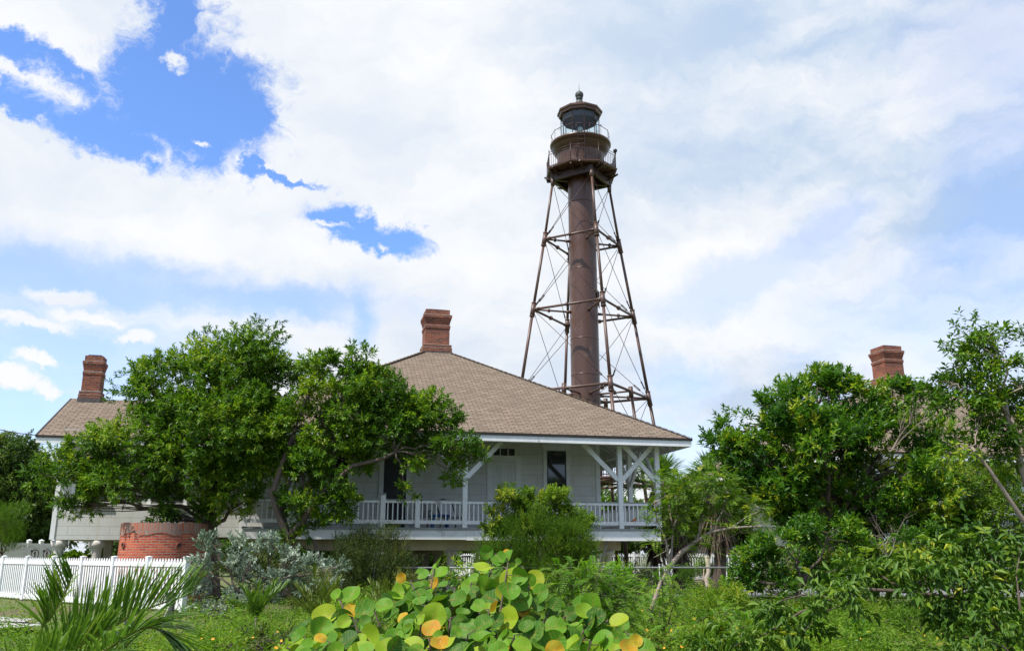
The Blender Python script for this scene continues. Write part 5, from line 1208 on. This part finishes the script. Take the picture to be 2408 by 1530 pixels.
# ---- sea grape close to the camera ---------------------------------------------------
def sea_grape():
    rng = np.random.default_rng(71); base = at(1060, 2100, 6.4); base.z = 0; root = empty('sea_grape', base); tag(root, 'sea grape bush with big round green and orange leaves close to the camera', 'shrub'); b = Vector(base)
    tips = [(672, 1505, 6.4), (705, 1475, 6.6), (800, 1400, 6.9), (830, 1440, 6.5), (880, 1425, 6.6), (935, 1370, 7.0), (965, 1352, 6.9), (1020, 1325, 7.2), (1000, 1410, 6.3), (1070, 1370, 6.8), (1110, 1350, 7.0), (1165, 1290, 6.9), (1195, 1310, 6.7), (1230, 1322, 6.8), (1245, 1365, 6.6),
            (1150, 1420, 6.3), (1290, 1430, 6.6), (1340, 1420, 6.8), (1395, 1425, 6.7), (1430, 1445, 6.6), (1480, 1480, 6.9), (1495, 1500, 6.8), (900, 1490, 6.0), (1010, 1490, 5.9), (1100, 1480, 5.8), (1210, 1480, 6.0), (1300, 1500, 6.0), (1390, 1495, 6.1), (780, 1500, 6.2), (850, 1520, 5.8),
            (960, 1450, 6.3), (1060, 1440, 6.4), (1240, 1440, 6.5), (740, 1520, 6.1), (1180, 1380, 7.0), (1130, 1530, 5.6), (1440, 1520, 6.3), (1000, 1370, 7.3), (1150, 1340, 7.3), (1040, 1530, 5.7), (930, 1530, 5.7), (1260, 1530, 5.8), (1340, 1530, 5.9)]
    m = MB(); Bs, Ds, Ns, Rs, Ts = [], [], [], [], []
    for i, (u, v, Y) in enumerate(tips):
        e = at(u, v + 12, Y) - b; s = Vector((e.x * .35 + rng.normal(0, .12), rng.normal(0, .2), 0)); pts = bez(s, e, (rng.normal(0, .05), rng.normal(0, .05), .05), 8)
        m.path(pts, [.013 - .0011 * k for k in range(8)], 6)
        n = int(rng.integers(15, 21)); ax = (pts[-1] - pts[-2]).normalized()
        for k in range(n):
            t = 1 - .60 * (k / n) ** 1.0; f = t * 7; j = min(int(f), 6); p = pts[j].lerp(pts[j + 1], f - j)
            a = k * 2.5 + rng.uniform(0, 6.28) * .3 + i; out = Vector((math.cos(a), math.sin(a), .15 + rng.normal(0, .25))).normalized(); pet = p + out * rng.uniform(.03, .07); m.path([p, pet], [.004, .003], 5, False)
            # blades mostly show their face to the light and the open side
            nn = Vector((-.28 + rng.normal(0, .38), -.62 + rng.normal(0, .38), .62 + rng.normal(0, .34))).normalized(); d = (out * .8 + Vector((0, 0, .25)) + Vector(rng.normal(0, .3, 3))); d = (d - nn * d.dot(nn)).normalized()
            Bs.append(pet); Ds.append(d); Ns.append(nn); Rs.append(rng.uniform(.050, .096) * (1 if k > 1 else .72)); q = rng.random()
            Ts.append(rng.uniform(.90, 1.) if q > (.988 if k > 1 else .88) else rng.uniform(0, .72) if q < .78 else rng.uniform(.7, .86))
    m.build('stem', 'bark', root)
    V, F, UVs, TT = [], [], [], []; nr, na = 3, 22
    for p, d, nn, r, t in zip(Bs, Ds, Ns, Rs, Ts):
        s = d.cross(nn); base_i = len(V); cup = rng.uniform(-.16, .36); wav = rng.uniform(0, 6.28); asp = rng.uniform(.9, 1.1); tilt = rng.normal(0, .10); fold = rng.uniform(.04, .42); tp = rng.uniform(0, .10)
        V.append(tuple(p + d * r)); UVs.append((0, 0)); TT.append(t)
        for ir in range(1, nr + 1):
            q = ir / nr
            for ia in range(na):
                a = 2 * math.pi * ia / na; notch = 1 - .16 * math.exp(-((a - math.pi + 0) / .28) ** 2) * q; notch *= 1 + tp * math.cos(a) + .018 * math.sin(5 * a + wav)
                y, x = math.cos(a) * q * notch, math.sin(a) * q * notch * asp
                h = cup * r * q * q + fold * r * abs(x) + .09 * r * math.sin(3 * a + wav) * q * q + tilt * r * y * q
                V.append(tuple(p + d * (r + r * y) + s * (r * x) + nn * h)); UVs.append((x, y)); TT.append(t)
        for ia in range(na):
            i2 = (ia + 1) % na; F.append((base_i, base_i + 1 + ia, base_i + 1 + i2, base_i + 1 + i2))
            for ir in range(nr - 1): o = base_i + 1 + ir * na; F.append((o + ia, o + na + ia, o + na + i2, o + i2))
    me = bpy.data.meshes.new('leaves'); me.from_pydata(V, [], [f[:3] if f[2] == f[3] else f for f in F]); at_ = me.attributes.new('tint', 'FLOAT', 'POINT'); at_.data.foreach_set('value', np.array(TT, np.float32))
    ul = me.uv_layers.new(name='UVMap'); li = np.empty(len(me.loops), np.int32); me.loops.foreach_get('vertex_index', li); ul.data.foreach_set('uv', np.array(UVs, np.float32)[li].ravel()); me.polygons.foreach_set('use_smooth', np.ones(len(me.polygons), bool)); me.materials.append(M['grape'])
    link('leaves', me, root)
sea_grape()

# ---- arching bush with folded waxy leaves, close at the lower edge ---------------------
def arching_bush():
    rng = np.random.default_rng(81); Y = 8.2; base = at(2430, 1640, Y); base.z = 0; root = empty('arching_bush', base); tag(root, 'arching bush of drooping folded waxy leaves near the camera under the wide glossy bush', 'shrub'); b = Vector(base); m = MB()
    def br(pts, r, n=7): P = [at(u, v, Y + dy) - b for u, v, dy in pts]; C = []; \
        [C.extend(P[i].lerp(P[i + 1], t) for t in (0, .33, .66)) for i in range(len(P) - 1)]; C.append(P[-1]); m.path(C, [r * (1 - .75 * i / (len(C) - 1)) for i in range(len(C))], n, False); return C
    main = [br([(2440, 1620, 0), (2330, 1450, 0), (2250, 1405, 0), (2130, 1390, 0), (2040, 1385, 0), (1960, 1405, 0), (1880, 1440, .1), (1800, 1490, .1), (1720, 1520, .1)], .024),
            br([(2130, 1390, 0), (2060, 1345, .2), (2000, 1330, .3), (1930, 1350, .3)], .012), br([(2360, 1480, 0), (2345, 1380, .1), (2330, 1300, .2), (2310, 1260, .2)], .012), br([(2250, 1405, 0), (2220, 1340, .3), (2190, 1290, .4), (2150, 1270, .4)], .011),
            br([(2040, 1400, .2), (1990, 1420, 0), (1930, 1440, 0), (1885, 1490, 0)], .009), br([(2440, 1560, -.2), (2400, 1440, -.2), (2390, 1350, -.1), (2400, 1290, 0)], .014), br([(2440, 1600, -.4), (2360, 1520, -.5), (2300, 1495, -.5), (2230, 1500, -.5)], .012),
            br([(1960, 1405, 0), (1900, 1395, .2), (1840, 1410, .2), (1780, 1450, .2)], .009), br([(2330, 1450, 0), (2280, 1370, .3), (2240, 1320, .3), (2260, 1270, .3)], .01)]
    m.build('branch', 'bark', root)
    lob = lobes_of([(2330, 1330, 90, 55, .2, .6), (2230, 1350, 90, 45, .2, .6), (2130, 1355, 80, 36, .1, .5), (2030, 1365, 70, 32, .1, .45), (1950, 1395, 65, 26, 0, .4), (1870, 1440, 60, 26, .1, .4), (1790, 1490, 60, 26, .1, .4), (1720, 1515, 40, 18, .1, .3), (2390, 1410, 50, 80, -.1, .6), (2350, 1490, 70, 45, -.4, .5), (2180, 1310, 55, 30, .4, .4), (2280, 1280, 50, 28, .3, .4), (2390, 1310, 40, 40, 0, .4), (2270, 1410, 70, 28, 0, .4), (1890, 1490, 26, 18, 0, .2), (2230, 1500, 40, 18, -.5, .3), (2040, 1320, 30, 14, .3, .3)], Y)
    lob = [(c - np.array(b), r) for c, r in lob]
    P, D, T = crown_twigs(rng, lob, 34, .40, (.25, .95), .05)
    D = nrm(D * np.array((1, 1, .35)) + np.array((-.25, -.1, -.1)))
    base_, d, nn, L, W, t = twig_leaves(rng, P, D, 9, .20, .105, .036, 1.15, .42, T, .17, .8)
    link('foliage', leaf_mesh('foliage', base_, d, nn, L, W, t, 'leaf_fold', .75, .10), root)
    # pinnate yellow-green new shoots standing above it
    P = np.array([tuple(at(u, v, Y + .1) - b) for u, v in ((2030, 1310), (2055, 1300), (2120, 1310), (2150, 1318), (2290, 1268), (2320, 1258), (2345, 1250), (2370, 1275), (2250, 1322), (2110, 1340), (2330, 1440), (2370, 1480), (2390, 1470))])
    pinnate('shoot_foliage', rng, P, rng.normal(0, .5, (len(P), 3)) + np.array((-.2, -.2, .35)), np.full(len(P), .24), 6, .085, .42, 'leaf_lime', .5, np.full(len(P), .72), .1, .4, root)
arching_bush()

# ---- ground cover, grass, flowers ------------------------------------------------------
def ground_cover():
    rng = np.random.default_rng(91); n = 330000
    Y = 9 + 16.5 * rng.random(n) ** 1.15; X = (rng.random(n) * 1.36 - .68) * Y * .93
    h = .26 + .22 * np.sin(X * 1.7 + 2 * np.sin(Y * .8)) * np.cos(Y * 1.3) + .14 * np.sin(X * 4.1 + Y * 3.3) + .10 * np.sin(X * 9.3 - Y * 6.1)
    bare = np.sin(X * 1.3 + 2.2 * np.sin(Y * .9 + 1)) * np.cos(Y * 1.7 - X * .6) > .62; keep = ~(bare & (rng.random(n) < .8)) & ~((X < -5.2) & (Y > 14.2) & (rng.random(n) < .93)) & ~((X > 4.8) & (Y > 24.5)) & (rng.random(n) < np.clip(.45 + h * 2, .2, 1)); X, Y, h = X[keep], Y[keep], np.clip(h[keep], .03, .75); n = len(X)
    Z = h * rng.uniform(.25, 1.1, n); B = np.stack([X, Y, Z], 1); D = rdir(rng, n) * np.array((1, 1, .5)) + UP * .35
    t = np.clip(.40 + .30 * np.sin(X * 2.3 + Y * 1.1 + np.sin(X * .7 - Y * 1.9) * 2) + rng.normal(0, .2, n), 0, 1)
    tag(link('ground_cover', leaf_mesh('ground_cover', B, nrm(D), UP + rng.normal(0, .5, (n, 3)), rng.uniform(.03, .075, n) * np.where(rng.random(n) < .12, 1.8, 1), rng.uniform(.012, .036, n), t, 'leaf_cover', .2, .2)), kind='stuff')
    n = 16000; Y = 10 + 21 * rng.random(n); X = (rng.random(n) * 1.36 - .68) * Y * .93
    sand = (((X + 11.5) / 2.6) ** 2 + ((Y - 18.4) / 2.2) ** 2 < 1) & (rng.random(n) < .8); keep = ~sand & ~((X > 5.) & (Y > 27)); X, Y = X[keep], Y[keep]; n = len(X)
    B = np.stack([X, Y, np.zeros(n)], 1); L = rng.uniform(.10, .28, n) * np.where(X < -5, .8, 1.5) * np.where(rng.random(n) < .15, 1.9, 1)
    tag(strips('grass', rng, B, rdir(rng, n) * np.array((.5, .5, 0)) + UP, L, rng.uniform(.006, .012, n), 'grass', np.clip(rng.normal(.52, .28, n), 0, 1), rng.uniform(.1, .5, n), None, 3), kind='stuff')
    V, F = [], []
    spots = [gnd(u, v, .38) for u, v in zip(rng.uniform(1290, 2300, 42), rng.uniform(1440, 1530, 42))] + [gnd(u, v, .38) for u, v in zip(rng.uniform(450, 760, 7), rng.uniform(1480, 1530, 7))]
    tints = []
    for p in spots:
        p = Vector(p) + Vector((0, 0, rng.uniform(-.03, .10))); s = rng.uniform(.013, .024); nn = Vector((rng.normal(0, .4), -.6 + rng.normal(0, .3), .7)).normalized(); x = nn.orthogonal().normalized(); y = nn.cross(x)
        for k in range(8):
            a = k * math.pi / 4; i = len(V); e = x * math.cos(a) + y * math.sin(a); f = -x * math.sin(a) + y * math.cos(a)
            V += [tuple(p), tuple(p + e * s * .6 + f * s * .32), tuple(p + e * s * 1.1 + nn * s * .1), tuple(p + e * s * .6 - f * s * .32)]; F.append((i, i + 1, i + 2, i + 3)); tints += [.2, .6, .8, .6]
    tag(link('yellow_flowers', np_mesh('yellow_flowers', np.array(V), np.array(F), 'petal', np.array(tints))), kind='stuff')
ground_cover()

# ---- low weedy growth on the verge, hedges and trees beyond the houses ------------------
def small_shrub(label, u, v, ru, rv, Y, mat, seed, dens=26, L=.10, W=.04, K=10, name='low_shrub', **kw):
    b = at(u, 1300, Y); b.z = 0
    make_tree(name, label, 'shrub', seed, b, (b.x, b.y, max(.12, at(u, v, Y).z * .5)), lobes_of([(u, v, ru, rv), (u + ru * .6, v + rv * .4, ru * .6, rv * .6), (u - ru * .6, v + rv * .3, ru * .6, rv * .6)], Y), mat, dens, K, .16, L, W, .03, **kw)
small_shrub('grassy green tuft of low shrub between the pilings and the white far fence', 1640, 1352, 46, 24, 29, 'leaf_fine', 101, 50, .07, .014, 12, upw=1.1)
small_shrub('dark low shrub in the shade below the porch corner', 1500, 1350, 46, 26, 29.5, 'leaf_olive', 102, 30, .07, .03)
small_shrub('bright sea-grape-like low shrub behind the picket fence, below the wing', 160, 1318, 40, 14, 29.0, 'leaf_lime', 103, 26, .14, .11, 8)
small_shrub('weedy dark green undergrowth shrub at the base of the willowy shrub', 960, 1395, 60, 34, 21, 'leaf_olive', 104, 30, .07, .03)
small_shrub('leafy green undergrowth shrub behind the fern shrub', 1240, 1420, 70, 26, 20, 'leaf_tree', 105, 26, .09, .035)
small_shrub('dark bush screening the deck of the second house below the wide glossy bush', 1990, 1325, 130, 40, 27, 'leaf_bush', 108, 22, .14, .05)
small_shrub('bright leafy weeds below the feathery round bush, beside the fern shrub', 1290, 1400, 60, 36, 17, 'leaf_lime', 110, 24, .09, .036)
small_shrub('bright green leafy shrub between the two fern shrubs', 1470, 1370, 44, 30, 16, 'leaf_fern', 111, 30, .09, .03)
small_shrub('low leafy yellow-green shrub at the foot of the wide glossy bush beside the gravel', 1720, 1430, 60, 24, 16, 'leaf_lime', 112, 26, .08, .03)
small_shrub('leafy green sapling shrub tucked behind the sea grape top', 1110, 1370, 70, 36, 15, 'leaf_bush', 113, 22, .09, .034)
small_shrub('leafy light green weeds in the ground cover between young palms and sea grape', 840, 1440, 60, 24, 14, 'leaf_fern', 114, 30, .06, .024)
small_shrub('low dark bush in the sunny ground cover beneath the arching branch', 2130, 1450, 60, 26, 14.6, 'leaf_fine', 106, 50, .06, .014, 12)
small_shrub('leafy yellow-green weed clump beside the bleached post', 1640, 1395, 28, 26, 24.5, 'leaf_lime', 107, 26, .08, .03)
FAR = [(1010, 1285, 70, 28, 60), (1140, 1290, 60, 24, 62), (1000, 1310, 80, 20, 54), (1440, 1230, 55, 70, 63), (1530, 1225, 50, 62, 60), (1620, 1190, 55, 70, 62), (1700, 1160, 60, 90, 58), (1780, 1200, 80, 90, 55), (1270, 1290, 90, 26, 64), (560, 1290, 120, 26, 58), (760, 1290, 100, 26, 60), (330, 1275, 100, 40, 50),
       (2240, 1240, 90, 70, 60), (2400, 1200, 110, 90, 62)]
for i, (u, v, ru, rv, Y) in enumerate(FAR):
    b = at(u, 1300, Y); b.z = 0
    make_tree('far_tree', 'green tree in the belt beyond the houses', 'tree', 200 + i, b, (b.x, b.y, max(.4, at(u, v, Y).z * .6)), lobes_of([(u, v, ru, rv), (u - ru * .7, v + rv * .4, ru * .6, rv * .6), (u + ru * .7, v + rv * .4, ru * .6, rv * .6), (u + ru * .2, v + rv * .7, ru * .9, rv * .5)], Y), 'leaf_far' if i % 3 else 'leaf_tree', 6, 10, .35, .28, .11, .16, sub=3, group='trees in the belt beyond the houses')
# distant low roof seen above the leaning tree
small_shrub('leafy weed clump with broad bright leaves in front of the low ferny growth', 1310, 1500, 44, 22, 9.6, 'leaf_lime', 121, 26, 0.1, 0.05, name='weed_clump')
small_shrub("dark leafy weed clump below the arching bush's long bare bough", 1990, 1500, 60, 20, 12.5, 'leaf_bush', 122, 26, 0.08, 0.032, name='weed_clump')
small_shrub('fine-leaved yellow-green weed clump low at the frame edge between fern growth and arching bush', 1670, 1530, 46, 20, 10.2, 'leaf_fine', 123, 26, 0.08, 0.016, name='weed_clump')
small_shrub('olive weed clump in the ground cover under the young palms', 640, 1500, 60, 18, 12, 'leaf_olive', 124, 26, 0.06, 0.024, name='weed_clump')
small_shrub('bright weed clump hugging the ground between the palm fronds and the first young palm', 520, 1512, 46, 16, 11.5, 'leaf_cover', 125, 26, 0.06, 0.026, name='weed_clump')
small_shrub('tangle of pale green weeds at the foot of the bleached post', 1690, 1400, 50, 22, 22, 'leaf_cover', 126, 26, 0.08, 0.03, name='weed_clump')
small_shrub('broad-leaved weed clump in the sunny ground cover midway to the wide glossy bush', 1860, 1470, 54, 20, 13.5, 'leaf_fern', 127, 26, 0.08, 0.035, name='weed_clump')
small_shrub('dark tangle of weeds at the base of the silver shrub facing the camera', 560, 1468, 70, 20, 18.5, 'leaf_olive', 128, 26, 0.07, 0.024, name='weed_clump')
def far_house():
    p = at(1665, 1300, 66); p.z = 0; root = empty('distant_house', p); tag(root, 'distant low house with a tan roof peeping above the leaning tree', 'house')
    m = MB(); m.box(-3, 3, -2.5, 2.5, 0, 5.6); m.build('wall', 'white', root)
    m = MB(); zs = 5.5; m.quad([(-3.5, -3, zs), (3.5, -3, zs), (1.2, 0, 7.2), (-1.2, 0, 7.2)]); m.quad([(3.5, -3, zs), (3.5, 3, zs), (1.2, 0, 7.2)]); m.quad([(3.5, 3, zs), (-3.5, 3, zs), (-1.2, 0, 7.2), (1.2, 0, 7.2)]); m.quad([(-3.5, 3, zs), (-3.5, -3, zs), (-1.2, 0, 7.2)]); m.build('roof', 'shingle', root)
far_house()
